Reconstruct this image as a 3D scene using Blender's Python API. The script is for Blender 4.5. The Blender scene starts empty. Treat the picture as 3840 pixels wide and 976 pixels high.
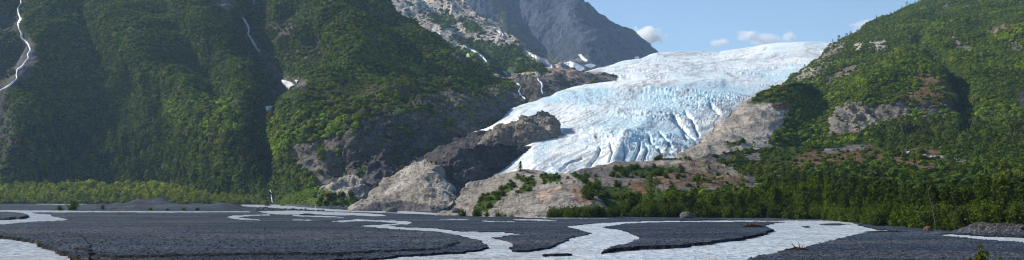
import bpy, math, random
import numpy as np
from mathutils import Vector
from mathutils.bvhtree import BVHTree

random.seed(7); RNG = np.random.default_rng(7)
W, H, F, HY, CH = 3840, 976, 3610.0, 748.0, 4.5     # photo size, focal length in its pixels, horizon row, eye height
scene = bpy.context.scene
COL = scene.collection

# ------------------------------------------------------------------ helpers
def at(px, py, d):
    px, py, d = np.broadcast_arrays(np.asarray(px, float), np.asarray(py, float), np.asarray(d, float))
    return np.stack([(px - W / 2) / F * d, d, CH - (py - HY) / F * d], -1)

def ray(px, py):
    v = Vector(((px - W / 2) / F, 1.0, -(py - HY) / F)); v.normalize(); return v

def hash3(ix, iy, iz, seed=0):
    h = (ix.astype(np.int64) * 374761393 + iy.astype(np.int64) * 668265263 + iz.astype(np.int64) * 2147483647 + seed * 974634777) & 0xFFFFFFFF
    h = ((h ^ (h >> 13)) * 1274126177) & 0xFFFFFFFF
    h = ((h ^ (h >> 16)) * 2246822519) & 0xFFFFFFFF
    h = h ^ (h >> 15)
    return (h & 0xFFFFFF) / float(0xFFFFFF)

def vnoise(p, seed=0):
    i = np.floor(p); f = p - i; i = i.astype(np.int64)
    u = f * f * f * (f * (f * 6 - 15) + 10)
    r = 0
    for dx in (0, 1):
        wx = u[..., 0] if dx else 1 - u[..., 0]
        for dy in (0, 1):
            wy = u[..., 1] if dy else 1 - u[..., 1]
            for dz in (0, 1):
                wz = u[..., 2] if dz else 1 - u[..., 2]
                r = r + wx * wy * wz * hash3(i[..., 0] + dx, i[..., 1] + dy, i[..., 2] + dz, seed)
    return r * 2 - 1

def fbm(p, octv=4, seed=0, gain=.5):
    a, t, s = 1.0, 0, 0
    for k in range(octv):
        t = t + a * vnoise(p * 2.03 ** k + 17.3 * k, seed + k); s += a; a *= gain
    return t / s

def ridged(p, octv=4, seed=0, gain=.55):
    a, t, s = 1.0, 0, 0
    for k in range(octv):
        t = t + a * (1 - 2 * np.abs(vnoise(p * 2.03 ** k + 11.1 * k, seed + k))); s += a; a *= gain
    return t / s

def smooth(a, sig, axis):
    if sig <= 0: return a
    r = int(3 * sig) + 1
    k = np.exp(-.5 * (np.arange(-r, r + 1) / sig) ** 2); k /= k.sum()
    pad = [(0, 0)] * a.ndim; pad[axis] = (r, r)
    b = np.pad(a, pad, mode='edge')
    return np.apply_along_axis(lambda m: np.convolve(m, k, 'valid'), axis, b)

def inpoly(px, py, poly):
    ins = np.zeros(px.shape, bool); n = len(poly)
    for i in range(n):
        x0, y0 = poly[i]; x1, y1 = poly[(i + 1) % n]
        if y0 == y1: continue
        c = ((y0 > py) != (y1 > py)) & (px < (x1 - x0) * (py - y0) / (y1 - y0) + x0)
        ins ^= c
    return ins

def linedist(px, py, pts):
    best = np.full(px.shape, 1e9)
    for (x0, y0), (x1, y1) in zip(pts[:-1], pts[1:]):
        dx, dy = x1 - x0, y1 - y0; L = dx * dx + dy * dy + 1e-9
        t = np.clip(((px - x0) * dx + (py - y0) * dy) / L, 0, 1)
        best = np.minimum(best, (px - x0 - t * dx) ** 2 + (py - y0 - t * dy) ** 2)
    return np.sqrt(best)

def bump_line(px, py, pts, width, amp):
    return amp * np.exp(-(linedist(px, py, pts) / width) ** 2)

def tag(o, label=None, cat=None, group=None, kind=None):
    if label: o['label'] = label
    if cat: o['category'] = cat
    if group: o['group'] = group
    if kind: o['kind'] = kind
    return o

def link(name, me, mat=None, parent=None):
    o = bpy.data.objects.new(name, me); COL.objects.link(o)
    if mat is not None and me is not None: me.materials.append(mat)
    if parent is not None: o.parent = parent
    return o

def mesh_np(name, verts, faces, smooth_shade=True, col=None, facecol=None):
    """verts (n,3), faces (m,4) quads"""
    me = bpy.data.meshes.new(name)
    v = np.ascontiguousarray(verts, np.float32).reshape(-1, 3); f = np.ascontiguousarray(faces, np.int32)
    k = f.shape[1]
    me.vertices.add(len(v)); me.vertices.foreach_set('co', v.ravel())
    me.loops.add(f.size); me.loops.foreach_set('vertex_index', f.ravel())
    me.polygons.add(len(f)); me.polygons.foreach_set('loop_start', np.arange(0, f.size, k, dtype=np.int32))
    me.update(calc_edges=True)
    me.polygons.foreach_set('use_smooth', np.full(len(f), smooth_shade))
    if col is not None:
        a = me.attributes.new('albedo', 'FLOAT_COLOR', 'POINT')
        a.data.foreach_set('color', np.concatenate([col.reshape(-1, 3), np.ones((len(v), 1))], 1).astype(np.float32).ravel())
    if facecol is not None:
        a = me.attributes.new('albedo', 'FLOAT_COLOR', 'FACE')
        a.data.foreach_set('color', np.concatenate([facecol.reshape(-1, 3), np.ones((len(f), 1))], 1).astype(np.float32).ravel())
    me.update()
    return me

def grid_faces(nr, nc):
    i = np.arange(nr * nc).reshape(nr, nc)
    return np.stack([i[:-1, :-1], i[:-1, 1:], i[1:, 1:], i[1:, :-1]], -1).reshape(-1, 4)

def soup_mesh(name, Q, facecol=None):
    Q = np.asarray(Q, np.float32)
    return mesh_np(name, Q.reshape(-1, 3), np.arange(len(Q) * 4).reshape(-1, 4), False, facecol=facecol)

def lin(r, g, b):   # 8-bit sRGB -> linear
    return tuple(((c / 255) / 12.92 if c / 255 <= .04045 else ((c / 255 + .055) / 1.055) ** 2.4) for c in (r, g, b))

# ------------------------------------------------------------------ materials
def nodes_of(name):
    m = bpy.data.materials.new(name); m.use_nodes = True
    nt = m.node_tree; nt.nodes.clear()
    out = nt.nodes.new('ShaderNodeOutputMaterial')
    return m, nt, out

def N(nt, typ, **kw):
    n = nt.nodes.new(typ)
    for k, v in kw.items():
        if k.startswith('_'): setattr(n, k[1:], v)
        else: n.inputs[k.replace('__', ' ')].default_value = v
    return n

def noise(nt, vec, scale, detail=6, rough=.6, dist=0):
    n = N(nt, 'ShaderNodeTexNoise', Scale=scale, Detail=detail, Roughness=rough, Distortion=dist)
    nt.links.new(vec, n.inputs['Vector']); return n.outputs['Fac']

def ramp(nt, fac, stops):
    r = nt.nodes.new('ShaderNodeValToRGB'); nt.links.new(fac, r.inputs[0])
    e = r.color_ramp.elements
    while len(e) < len(stops): e.new(.5)
    for el, (p, c) in zip(e, stops):
        el.position = p; el.color = (c, c, c, 1) if not isinstance(c, tuple) else (*c, 1)
    return r.outputs[0]

def mix(nt, a, b, fac=None, mode='MIX', f=1.0):
    m = nt.nodes.new('ShaderNodeMix'); m.data_type = 'RGBA'; m.blend_type = mode; m.inputs[0].default_value = f
    if fac is not None: nt.links.new(fac, m.inputs[0])
    for s, v in ((6, a), (7, b)):
        if isinstance(v, tuple): m.inputs[s].default_value = (*v, 1)
        else: nt.links.new(v, m.inputs[s])
    return m.outputs[2]

def mat_terrain(name, fine, coarse, bump=1.0, lo=.55, hi=1.45, rough=.9, stretch=(1, 1, 1), crack=.5):
    """albedo attribute broken up by noise at two sizes (metres), plus bump"""
    m, nt, out = nodes_of(name)
    tc = nt.nodes.new('ShaderNodeTexCoord')
    mp = nt.nodes.new('ShaderNodeMapping'); mp.inputs['Scale'].default_value = stretch
    nt.links.new(tc.outputs['Object'], mp.inputs[0]); v = mp.outputs[0]
    at_ = nt.nodes.new('ShaderNodeAttribute'); at_.attribute_name = 'albedo'
    n1 = noise(nt, v, 1 / coarse, 8, .65); n2 = noise(nt, v, 1 / fine, 5, .7, .5)
    c = mix(nt, at_.outputs['Color'], ramp(nt, n1, [(.3, lo), (.7, hi)]), mode='MULTIPLY')
    c = mix(nt, c, ramp(nt, n2, [(.3, lo), (.7, hi)]), mode='MULTIPLY')
    nd = N(nt, 'ShaderNodeTexNoise', Scale=1 / coarse, Detail=4.0); nt.links.new(v, nd.inputs['Vector'])
    vm = nt.nodes.new('ShaderNodeVectorMath'); vm.operation = 'MULTIPLY_ADD'; vm.inputs[1].default_value = (coarse * .8,) * 3
    nt.links.new(nd.outputs['Color'], vm.inputs[0]); nt.links.new(v, vm.inputs[2])
    vc = N(nt, 'ShaderNodeTexVoronoi', Scale=1 / (coarse * .62)); vc.feature = 'DISTANCE_TO_EDGE'; nt.links.new(vm.outputs[0], vc.inputs['Vector'])
    cr = ramp(nt, vc.outputs['Distance'], [(.0, crack), (.055, 1.0)]); c = mix(nt, c, cr, mode='MULTIPLY')
    p = N(nt, 'ShaderNodeBsdfPrincipled', Roughness=rough); p.inputs['Specular IOR Level'].default_value = .06
    nt.links.new(c, p.inputs['Base Color'])
    b = N(nt, 'ShaderNodeBump', Strength=min(1, bump), Distance=fine * .6); nt.links.new(n2, b.inputs['Height'])
    b2 = N(nt, 'ShaderNodeBump', Strength=min(1, bump), Distance=coarse * .35); nt.links.new(n1, b2.inputs['Height'])
    b3 = N(nt, 'ShaderNodeBump', Strength=min(1, bump), Distance=coarse * .12); nt.links.new(cr, b3.inputs['Height']); nt.links.new(b3.outputs[0], b2.inputs['Normal'])
    nt.links.new(b2.outputs[0], b.inputs['Normal']); nt.links.new(b.outputs[0], p.inputs['Normal'])
    nt.links.new(p.outputs[0], out.inputs[0])
    return m

def mat_leaf(name, col=None, var=.35, trans=.35):
    """leaves: colour from the albedo attribute, or a colour varied per tree"""
    m, nt, out = nodes_of(name)
    if col is None:
        a = nt.nodes.new('ShaderNodeAttribute'); a.attribute_name = 'albedo'; c = a.outputs['Color']
    else:
        oi = nt.nodes.new('ShaderNodeObjectInfo')
        c = mix(nt, tuple(x * (1 - var) for x in col), tuple(x * (1 + var) * y for x, y in zip(col, (1.15, 1.0, .8))), oi.outputs['Random'])
        tc = nt.nodes.new('ShaderNodeTexCoord')
        n = noise(nt, tc.outputs['Object'], 1.1, 4, .7)
        c = mix(nt, c, ramp(nt, n, [(.3, .6), (.7, 1.45)]), mode='MULTIPLY')
    p = N(nt, 'ShaderNodeBsdfPrincipled', Roughness=.8); p.inputs['Specular IOR Level'].default_value = .06
    t = nt.nodes.new('ShaderNodeBsdfTranslucent')
    nt.links.new(c, p.inputs['Base Color'])
    c2 = mix(nt, c, (1.25, 1.15, .5), mode='MULTIPLY'); nt.links.new(c2, t.inputs[0])
    ms = nt.nodes.new('ShaderNodeMixShader'); ms.inputs[0].default_value = trans
    nt.links.new(p.outputs[0], ms.inputs[1]); nt.links.new(t.outputs[0], ms.inputs[2])
    nt.links.new(ms.outputs[0], out.inputs[0])
    return m

def mat_plain(name, col, rough=.8, nscale=3.0, var=.4, bump=.3, spec=.3, bdist=.05):
    m, nt, out = nodes_of(name)
    tc = nt.nodes.new('ShaderNodeTexCoord'); n = noise(nt, tc.outputs['Object'], nscale, 6, .65)
    c = mix(nt, tuple(x * (1 - var) for x in col), tuple(min(1, x * (1 + var)) for x in col), n)
    p = N(nt, 'ShaderNodeBsdfPrincipled', Roughness=rough); p.inputs['Specular IOR Level'].default_value = spec
    nt.links.new(c, p.inputs['Base Color'])
    b = N(nt, 'ShaderNodeBump', Strength=bump, Distance=bdist); nt.links.new(n, b.inputs['Height']); nt.links.new(b.outputs[0], p.inputs['Normal'])
    nt.links.new(p.outputs[0], out.inputs[0]); return m

# ------------------------------------------------------------------ lofted terrain masses
class Mass: pass
MASSES = {}

def loft(key, px0, px1, rows, step=4.0, sig=6.0, vs=3.0, back=(120, 140), skirt=True):
    """rows: contour lines [(px, py, depth), ...] from the foot to the crest; becomes a solid-looking hill with a back slope"""
    cols = np.arange(px0, px1 + step, step); nc = len(cols)
    Y, D = [], []
    for r in rows:
        r = np.array(sorted(r), float)
        Y.append(np.interp(cols, r[:, 0], r[:, 1])); D.append(np.interp(cols, r[:, 0], r[:, 2]))
    Y = smooth(np.array(Y), sig / step, 1); D = smooth(np.array(D), 3 * sig / step, 1)
    YY, DD = [Y[0]], [D[0]]
    for a in range(len(rows) - 1):
        n = int(max(3, np.ceil(np.percentile(np.abs(Y[a + 1] - Y[a]), 80) / step)))
        for k in range(1, n + 1):
            t = k / n; YY.append(Y[a] * (1 - t) + Y[a + 1] * t); DD.append(D[a] * (1 - t) + D[a + 1] * t)
    YY, DD = np.array(YY), np.array(DD)
    if vs: YY, DD = smooth(YY, vs, 0), smooth(DD, vs * 1.6, 0)
    P = at(cols[None, :], YY, DD)
    PX = np.broadcast_to(cols, YY.shape).copy()
    # back slope
    bd, bz = back; nb = 8; last = P[-1]; ext = []
    for k in range(1, nb + 1):
        t = k / nb; q = last.copy(); s = (q[:, 1] + bd * t) / q[:, 1]
        q[:, 0] *= s; q[:, 1] += bd * t; q[:, 2] -= bz * t ** 1.5; ext.append(q)
    P = np.concatenate([P, np.array(ext)]); nfront = len(YY)
    PX = np.concatenate([PX, np.repeat(PX[-1:], nb, 0)]); PY = np.concatenate([YY, np.repeat(YY[-1:], nb, 0)])
    if skirt:
        q = P[0].copy(); q[:, 2] = np.minimum(q[:, 2] - 8, -3); q[:, 1] -= 2
        P = np.concatenate([q[None], P]); PX = np.concatenate([PX[:1], PX]); PY = np.concatenate([PY[:1], PY]); nfront += 1
    m = Mass(); m.key = key; m.P, m.PX, m.PY, m.nfront = P, PX, PY, nfront
    MASSES[key] = m
    return m

def normals(P):
    du = np.gradient(P, axis=1); dv = np.gradient(P, axis=0)
    n = np.cross(du, dv); n /= np.linalg.norm(n, axis=-1, keepdims=True) + 1e-9
    return n

def displace(m, amt):
    m.disp = amt
    m.P = m.P + normals(m.P) * amt[..., None]
    y = np.maximum(m.P[..., 1], 5); m.PX = W / 2 + F * m.P[..., 0] / y; m.PY = HY - (m.P[..., 2] - CH) * F / y

def finish(m, name, mat, col, label=None, cat=None, kind=None, bvh=True, group=None):
    nr, nc = m.P.shape[:2]
    f = grid_faces(nr, nc)
    me = mesh_np(name, m.P.reshape(-1, 3), f, True, col=col)
    m.obj = link(name, me, mat); tag(m.obj, label, cat, group, kind); m.col = col
    if bvh: m.bvh = BVHTree.FromPolygons(m.P.reshape(-1, 3).tolist(), f.tolist())
    return m.obj

CAM = Vector((0, 0, CH))
def hit(px, py, keys=None):
    """nearest terrain point seen through that pixel"""
    best = None; r = ray(px, py)
    for k, m in MASSES.items():
        if keys and k not in keys: continue
        if not hasattr(m, 'bvh'): continue
        loc, nor, idx, dist = m.bvh.ray_cast(CAM, r)
        if loc is not None and (best is None or dist < best[2]): best = (loc, nor, dist, k)
    return best

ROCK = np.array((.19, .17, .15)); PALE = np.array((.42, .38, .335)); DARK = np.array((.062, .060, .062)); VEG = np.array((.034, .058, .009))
TUND = np.array((.15, .10, .055)); SCREE = np.array((.135, .125, .13)); MEAD = np.array((.07, .12, .018)); SHADE_BLUE = np.array((.052, .064, .092))

def paint(m, base, zones, warp=14, seed=1, vegdens=None):
    """zones: (polygon, albedo, vegetation density); returns colours and vegetation density"""
    p = m.P / 14.0
    wx = fbm(p, 4, seed) * warp * 1.6; wy = fbm(p + 50, 4, seed + 9) * warp
    x, y = m.PX + wx, m.PY + wy
    col = np.empty(m.P.shape); col[:] = base[0]; veg = np.full(m.PX.shape, float(base[1]))
    for poly, c, v in zones:
        k = inpoly(x, y, poly); col[k] = c; veg[k] = v
    n = fbm(m.P / 40, 4, seed + 20)
    col = col * (1 + .35 * n[..., None])
    return np.clip(col, .004, 1), veg

# ------------------------------------------------------------------ the terrain
T_VEG = mat_terrain('hillside', 2.2, 16, 1.0, .65, 1.35, stretch=(1, 1, 1.4), crack=.55)
T_ROCK = mat_terrain('bedrock', 1.0, 10, .9, .66, 1.34, stretch=(1, 1, 1.9), crack=.68)
T_FAR = mat_terrain('far_rock', 10, 55, 1.0, .45, 1.6, stretch=(1, 1, .6), crack=.6)
T_ICE = None

# --- left valley side: forested spur, ravine and the bench with its cliffs
A = loft('left', -620, 1964, [
    [(-620, 752, 1150), (0, 756, 1120), (400, 758, 1110), (700, 760, 1000), (1000, 768, 860), (1200, 772, 760), (1400, 768, 690), (1560, 745, 690), (1700, 690, 730), (1964, 570, 900)],
    [(-620, 620, 1180), (0, 625, 1150), (400, 610, 1180), (700, 590, 1050), (940, 600, 960), (1010, 640, 920), (1090, 605, 850), (1180, 612, 790), (1300, 640, 740), (1450, 610, 740), (1600, 570, 780), (1750, 520, 860), (1964, 480, 1030)],
    [(-620, 500, 1250), (0, 500, 1220), (400, 480, 1265), (700, 500, 1100), (940, 530, 1010), (1010, 560, 960), (1100, 545, 870), (1180, 512, 810), (1330, 482, 765), (1420, 466, 775), (1500, 440, 800), (1620, 418, 860), (1750, 400, 950), (1860, 388, 1040), (1964, 392, 1080)],
    [(-620, 380, 1330), (0, 380, 1295), (400, 350, 1355), (700, 390, 1165), (940, 450, 1070), (1010, 470, 1040), (1090, 420, 980), (1250, 330, 990), (1400, 300, 1030), (1600, 310, 1080), (1750, 330, 1100), (1900, 330, 1110), (1964, 340, 1110)],
    [(-620, 100, 1530), (0, 100, 1480), (400, 80, 1550), (700, 120, 1340), (950, 170, 1290), (1060, 235, 1240), (1250, 170, 1120), (1400, 160, 1160), (1600, 205, 1190), (1750, 255, 1170), (1900, 312, 1130), (1964, 328, 1130)],
    [(-620, -420, 1950), (0, -400, 1890), (500, -330, 1900), (950, -250, 1700), (1250, -120, 1380), (1360, -50, 1360), (1422, 0, 1350), (1490, 30, 1345), (1550, 48, 1340), (1620, 105, 1310), (1690, 150, 1270), (1750, 207, 1220), (1830, 262, 1170), (1870, 290, 1150), (1964, 324, 1140)],
], step=4.2, back=(500, 600))
px, py = A.PX, A.PY
amt = 26 * fbm(A.P / 240, 3, 3) + 12 * ridged((A.P * (1, .6, .6)) / 130, 4, 5) + 12 * fbm(A.P / 60, 3, 12) + 3.5 * fbm(A.P / 20, 4, 6)
wpx = 75 * fbm(A.P / 130, 4, 7); wpy = 60 * fbm(A.P / 130 + 40, 4, 8)
for pts, w, a in [
    ([(200, -300), (340, 0), (500, 150), (640, 290), (770, 420), (930, 620)], 95, 60),        # sunlit spur
    ([(110, -300), (150, 0), (160, 200), (110, 400), (80, 650)], 165, 70),                    # flank beside the waterfall
    ([(600, -200), (700, 20), (830, 170), (940, 340), (960, 480)], 62, 34),
    ([(30, -300), (75, 0), (105, 150), (70, 290), (0, 360), (-40, 520), (-10, 680)], 55, -45),  # left torrent gully
    ([(560, -200), (640, 60), (760, 300), (840, 440)], 55, -38),
    ([(940, -200), (960, 130), (1010, 240), (1080, 320), (1010, 400), (970, 490), (1000, 640)], 45, -50),   # ravine
    ([(1140, -200), (1220, 60), (1330, 200)], 70, 34),
    ([(1130, 30), (1170, 150), (1200, 260)], 50, -26),
    ([(1420, 10), (1560, 180), (1700, 290)], 45, 18),
    ([(1200, 300), (1150, 420), (1110, 530)], 70, 22)]:
    amt += bump_line(px + wpx, py + wpy, pts, w * 1.15, a * (.62 if px.shape and pts[0][0] < 900 else 1))
rockm = inpoly(px, py, [(1060, 620), (1090, 540), (1180, 500), (1330, 470), (1440, 440), (1600, 330), (1700, 330), (1964, 320), (1964, 620), (1700, 700), (1400, 780), (1180, 640)])
rockm = smooth(smooth(rockm.astype(float), 5, 0), 5, 1)
amt = amt * (1 - .55 * rockm) + rockm * (8 * ridged(A.P * (1, 1, .45) / 34, 5, 8) + 5 * ridged(A.P * (1, 1, 2.2) / 22, 5, 9) + 2.2 * ridged(A.P / 8, 3, 10) - 6)
edge = np.clip((1964 - px) / 200, 0, 1); amt *= .25 + .75 * edge
displace(A, amt)
ragged = [(1210, 430), (1240, 340), (1300, 315), (1420, 325), (1640, 318), (1760, 340), (1900, 345), (1964, 330), (1964, 400), (1700, 430), (1500, 450), (1330, 480), (1230, 470)]
colA, A.veg = paint(A, (VEG, 1.0), [
    (ragged, np.array((.075, .062, .034)), .6),
    ([(1480, 400), (1640, 350), (1760, 330), (1964, 330), (1964, 620), (1400, 800), (1290, 700), (1310, 480)], np.array((.135, .125, .115)), .13),
    ([(1100, 620), (1085, 560), (1130, 525), (1200, 500), (1330, 490), (1330, 520), (1200, 540), (1190, 600), (1290, 640), (1330, 700), (1300, 770), (1200, 760), (1160, 650)], np.array((.14, .128, .118)), .06),
    ([(1200, 500), (1330, 470), (1520, 440), (1560, 600), (1540, 780), (1250, 780), (1220, 620)], np.array((.12, .112, .105)), .08),
    ([(960, 600), (1085, 612), (1150, 655), (1180, 690), (1150, 720), (1060, 770), (900, 780)], VEG, 1.0), ([(1560, 330), (1640, 335), (1660, 350), (1600, 360), (1540, 352)], VEG, .8), ([(1700, 340), (1800, 335), (1840, 350), (1760, 358)], VEG * 1.2, .6),
    ([(1200, 455), (1260, 440), (1340, 452), (1365, 475), (1300, 490), (1200, 530), (1100, 540), (1080, 500)], MEAD * .5, .95),
    ([(1440, 420), (1520, 400), (1640, 395), (1620, 410), (1500, 432)], MEAD * .6, .3),
    ([(-300, 330), (-20, 280), (15, 300), (25, 390), (60, 500), (120, 560), (150, 640), (60, 660), (-300, 690)], SCREE * .42, .3),
    ([(0, 0), (60, 60), (50, 160), (90, 260), (20, 320), (-80, 330), (-80, 120)], SCREE * .6, .35),
    ([(90, 120), (135, 160), (140, 230), (90, 300), (30, 330), (0, 330), (60, 240)], SCREE * .8, .05),
    ([(800, -30), (860, -20), (900, 20), (870, 40), (800, 20)], ROCK * 1.1, .1),
    ([(920, 90), (960, 130), (1010, 230), (1080, 290), (1150, 300), (1160, 330), (1060, 330), (1000, 270), (950, 190)], ROCK * .7, .15),
    ([(1000, 330), (1100, 300), (1090, 330), (1020, 370), (1000, 450), (975, 450), (985, 390)], ROCK * .55, .1),
    ([(1000, 60), (1090, 70), (1120, 110), (1060, 140), (1010, 120)], ROCK * .55, .45),
    ([(1110, 160), (1200, 150), (1230, 200), (1150, 250), (1080, 230)], ROCK * .5, .5),
    ([(1380, 120), (1410, 110), (1420, 170), (1400, 190)], ROCK * .6, .4),
    ([(980, 500), (1000, 520), (1015, 560), (1010, 575), (990, 560)], PALE * .7, .0),
    ([(1480, 200), (1600, 200), (1640, 260), (1500, 250)], MEAD * .5, .6),
    ([(1660, 150), (1700, 170), (1760, 230), (1740, 250), (1690, 200)], SCREE, .15),
    ([(780, 480), (830, 490), (850, 530), (800, 560), (760, 530)], TUND * .8, .55),
])
FALLS = [([(77, -30), (66, 88), (82, 142), (116, 188), (84, 250), (64, 296), (0, 340), (-40, 350)], 20), ([(953, -20), (952, 24)], 10), ([(908, 66), (934, 110), (942, 146), (980, 205)], 16), ([(1054, 301), (1075, 330), (1100, 345)], 26), ([(1110, 305), (1128, 325)], 18), ([(998, 405), (1020, 420)], 16), ([(1000, 705), (1012, 712), (1017, 740), (1022, 768)], 8),
         ([(1620, 108), (1660, 134)], 8), ([(1738, 172), (1790, 198), (1826, 232)], 9), ([(1966, 190), (2074, 254)], 12), ([(1930, 306), (1976, 376)], 9), ([(2014, 294), (2036, 354)], 9), ([(1862, 114), (1890, 134)], 8), ([(1888, 268), (1902, 282)], 8)]
def clear_falls(m):
    for pts, w in FALLS:
        dd = np.minimum(linedist(m.PX, m.PY, pts), linedist(m.PX, m.PY - w * .8, pts)); m.veg = np.where(dd < w, 0, m.veg)
clear_falls(A)
finish(A, 'mountain', T_VEG, colA, 'steep forested mountainside with a ravine rising left of the glacier', 'mountain', 'structure')

# --- sunlit rocky slope and the blue-grey peak behind it
B = loft('slope', 1330, 2316, [
    [(1330, 420, 1750), (1700, 420, 1500), (1880, 475, 1180), (1960, 440, 1180), (2060, 405, 1200), (2150, 385, 1300), (2240, 365, 1420), (2316, 330, 1540)],
    [(1330, 300, 1950), (1700, 300, 1700), (1900, 350, 1300), (2000, 330, 1330), (2100, 330, 1380), (2200, 320, 1450), (2316, 305, 1580)],
    [(1330, 100, 2350), (1600, 110, 2200), (1750, 170, 2000), (1900, 255, 1700), (2000, 268, 1600), (2100, 285, 1550), (2200, 297, 1530), (2316, 298, 1600)],
    [(1330, -140, 2900), (1500, -80, 2800), (1690, -30, 2650), (1742, 2, 2560), (1800, 45, 2450), (1831, 75, 2400), (1868, 124, 2300), (1920, 156, 2150), (1972, 190, 1980), (2069, 244, 1780), (2110, 262, 1690), (2158, 273, 1640), (2285, 282, 1620), (2316, 292, 1620)],
], step=4, back=(400, 400))
px, py = B.PX, B.PY
amt = 14 * fbm(B.P / 200, 3, 13) + 22 * ridged(B.P * (1, .6, .5) / 120, 5, 14) + 4 * ridged(B.P / 28, 4, 15)
lowrock = np.clip((py - 280) / 60, 0, 1)
amt = amt * (1 - .6 * lowrock) + lowrock * 14 * ridged(B.P / (50, 50, 30), 5, 16)
amt *= .3 + .7 * np.clip((2316 - px) / 300, 0, 1)
amt += bump_line(px, py, [(1560, -40), (1700, 90), (1800, 180), (1900, 270)], 28, -18) + bump_line(px, py, [(1960, 190), (2080, 260)], 10, -10)
displace(B, amt)
colB, B.veg = paint(B, (PALE * .95, .06), [
    ([(1700, 130), (1790, 150), (1880, 170), (1930, 165), (2000, 220), (2060, 250), (2040, 280), (1960, 270), (1900, 290), (1840, 270), (1760, 220)], MEAD * .8, .8),
    ([(1690, 150), (1760, 230), (1850, 290), (1900, 330), (1800, 320), (1680, 240)], MEAD * .6, .6),
    ([(1600, 60), (1680, 40), (1720, 90), (1660, 110)], MEAD * .7, .4), ([(1720, 60), (1790, 80), (1820, 130), (1740, 120)], MEAD * .7, .45),
    ([(1850, 290), (1920, 270), (2000, 285), (2090, 275), (2320, 275), (2320, 340), (2100, 400), (1900, 480), (1780, 480)], ROCK * .9, .05),
    ([(2050, 255), (2120, 260), (2200, 285), (2160, 300), (2060, 280)], np.array((.34, .24, .18)), .02),
    ([(1860, 380), (2000, 390), (2060, 375), (1990, 410), (1900, 480), (1800, 480)], DARK * 1.3, .02),
], seed=30)
clear_falls(B)
finish(B, 'mountain', T_FAR, colB, 'pale sunlit rock slope with green patches above the glacier edge', 'mountain', 'structure')

Cm = loft('peak', 1480, 2484, [
    [(1480, 330, 3000), (2000, 330, 3000), (2200, 310, 3050), (2330, 270, 3250), (2484, 222, 3520)],
    [(1480, 100, 3700), (1900, 120, 3650), (2100, 215, 3350), (2200, 240, 3250), (2330, 225, 3400), (2420, 210, 3520), (2484, 212, 3560)],
    [(1480, -100, 4100), (1900, -20, 3950), (2100, 80, 3700), (2250, 140, 3600), (2380, 185, 3620), (2484, 209, 3600)],
    [(1480, -420, 4800), (1900, -240, 4600), (2100, -60, 4350), (2173, 2, 4250), (2218, 30, 4180), (2244, 62, 4120), (2300, 97, 4020), (2352, 128, 3940), (2404, 153, 3860), (2441, 181, 3760), (2464, 203, 3700), (2484, 212, 3660)],
], step=4, back=(600, 700))
px, py = Cm.PX, Cm.PY
amt = 55 * ridged(Cm.P * (1, .7, .35) / 330, 6, 23, .62) + 22 * ridged(Cm.P * (1, .7, .5) / 90, 4, 24)
amt *= .15 + .85 * np.clip((2484 - px) / 250, 0, 1)
amt += bump_line(px, py, [(1880, -100), (1980, 120), (2080, 230)], 45, -60) + bump_line(px, py, [(2080, -60), (2150, 120), (2210, 230)], 50, 60)
displace(Cm, amt)
colC, Cm.veg = paint(Cm, (SHADE_BLUE * .95, 0), [  # the peak's shade is put into its albedo, darker and bluer
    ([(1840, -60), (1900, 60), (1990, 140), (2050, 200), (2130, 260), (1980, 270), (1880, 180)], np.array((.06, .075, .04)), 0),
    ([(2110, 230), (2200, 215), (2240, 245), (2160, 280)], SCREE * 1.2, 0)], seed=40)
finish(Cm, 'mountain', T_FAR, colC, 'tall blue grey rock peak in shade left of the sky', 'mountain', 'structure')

# --- the glacier
G = loft('glacier', 1776, 3156, [
    [(1776, 800, 470), (1850, 720, 480), (2000, 690, 485), (2300, 660, 500), (2600, 620, 540), (2900, 560, 700), (3156, 520, 900)],
    [(1776, 730, 520), (1838, 664, 525), (1900, 632, 532), (1950, 600, 540), (2000, 570, 546), (2100, 560, 560), (2300, 540, 585), (2500, 520, 630), (2700, 500, 720), (2900, 450, 900), (3156, 400, 1050)],
    [(1776, 490, 740), (1850, 480, 760), (1950, 450, 790), (2100, 440, 800), (2300, 420, 820), (2600, 400, 920), (2800, 380, 1080), (3156, 330, 1350)],
    [(1776, 510, 960), (1838, 470, 950), (1870, 440, 970), (1950, 395, 1020), (2050, 361, 1100), (2160, 344, 1180), (2240, 328, 1260), (2400, 312, 1350), (2700, 305, 1420), (2900, 300, 1520), (3156, 262, 1750)],
    [(1776, 520, 1100), (1838, 478, 1120), (1950, 405, 1250), (2050, 372, 1400), (2130, 340, 1600), (2180, 305, 1750), (2230, 290, 1900), (2300, 266, 1980), (2500, 254, 2080), (2700, 246, 2150), (2900, 232, 2250), (3156, 205, 2400)],
    [(1776, 525, 1300), (1838, 482, 1320), (1950, 410, 1450), (2050, 374, 1650), (2110, 300, 2300), (2160, 279, 2400), (2220, 265, 2550), (2320, 239, 2720), (2400, 216, 2950), (2462, 191, 3250), (2560, 187, 3400), (2694, 191, 3400), (2754, 180, 3250), (2895, 157, 3000), (3007, 151, 2900), (3108, 153, 2900), (3156, 160, 2900)],
], step=2.6, sig=5, vs=5, back=(700, 300))
px, py = G.PX, G.PY
Pg = G.P.copy(); dep = Pg[..., 1]
# flow coordinates: along / across the ice stream
fx, fy = -.876, .482
wob = fbm(Pg / 160, 3, 51) * 55
al = px * fx + py * fy; ac = -px * fy + py * fx + wob
sc = dep / F
act = ac * sc * 1.0; alt = al * sc * 1.0
q = np.stack([Pg[..., 0], Pg[..., 1] * .62, Pg[..., 2]], -1)
toe = np.clip((py - 430) / 180, 0, 1); mid = np.exp(-((py - 400) / 130.0) ** 2); up = np.clip((300 - py) / 60, 0, 1)
size = np.clip(dep / 800, .7, 2.6)
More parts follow.
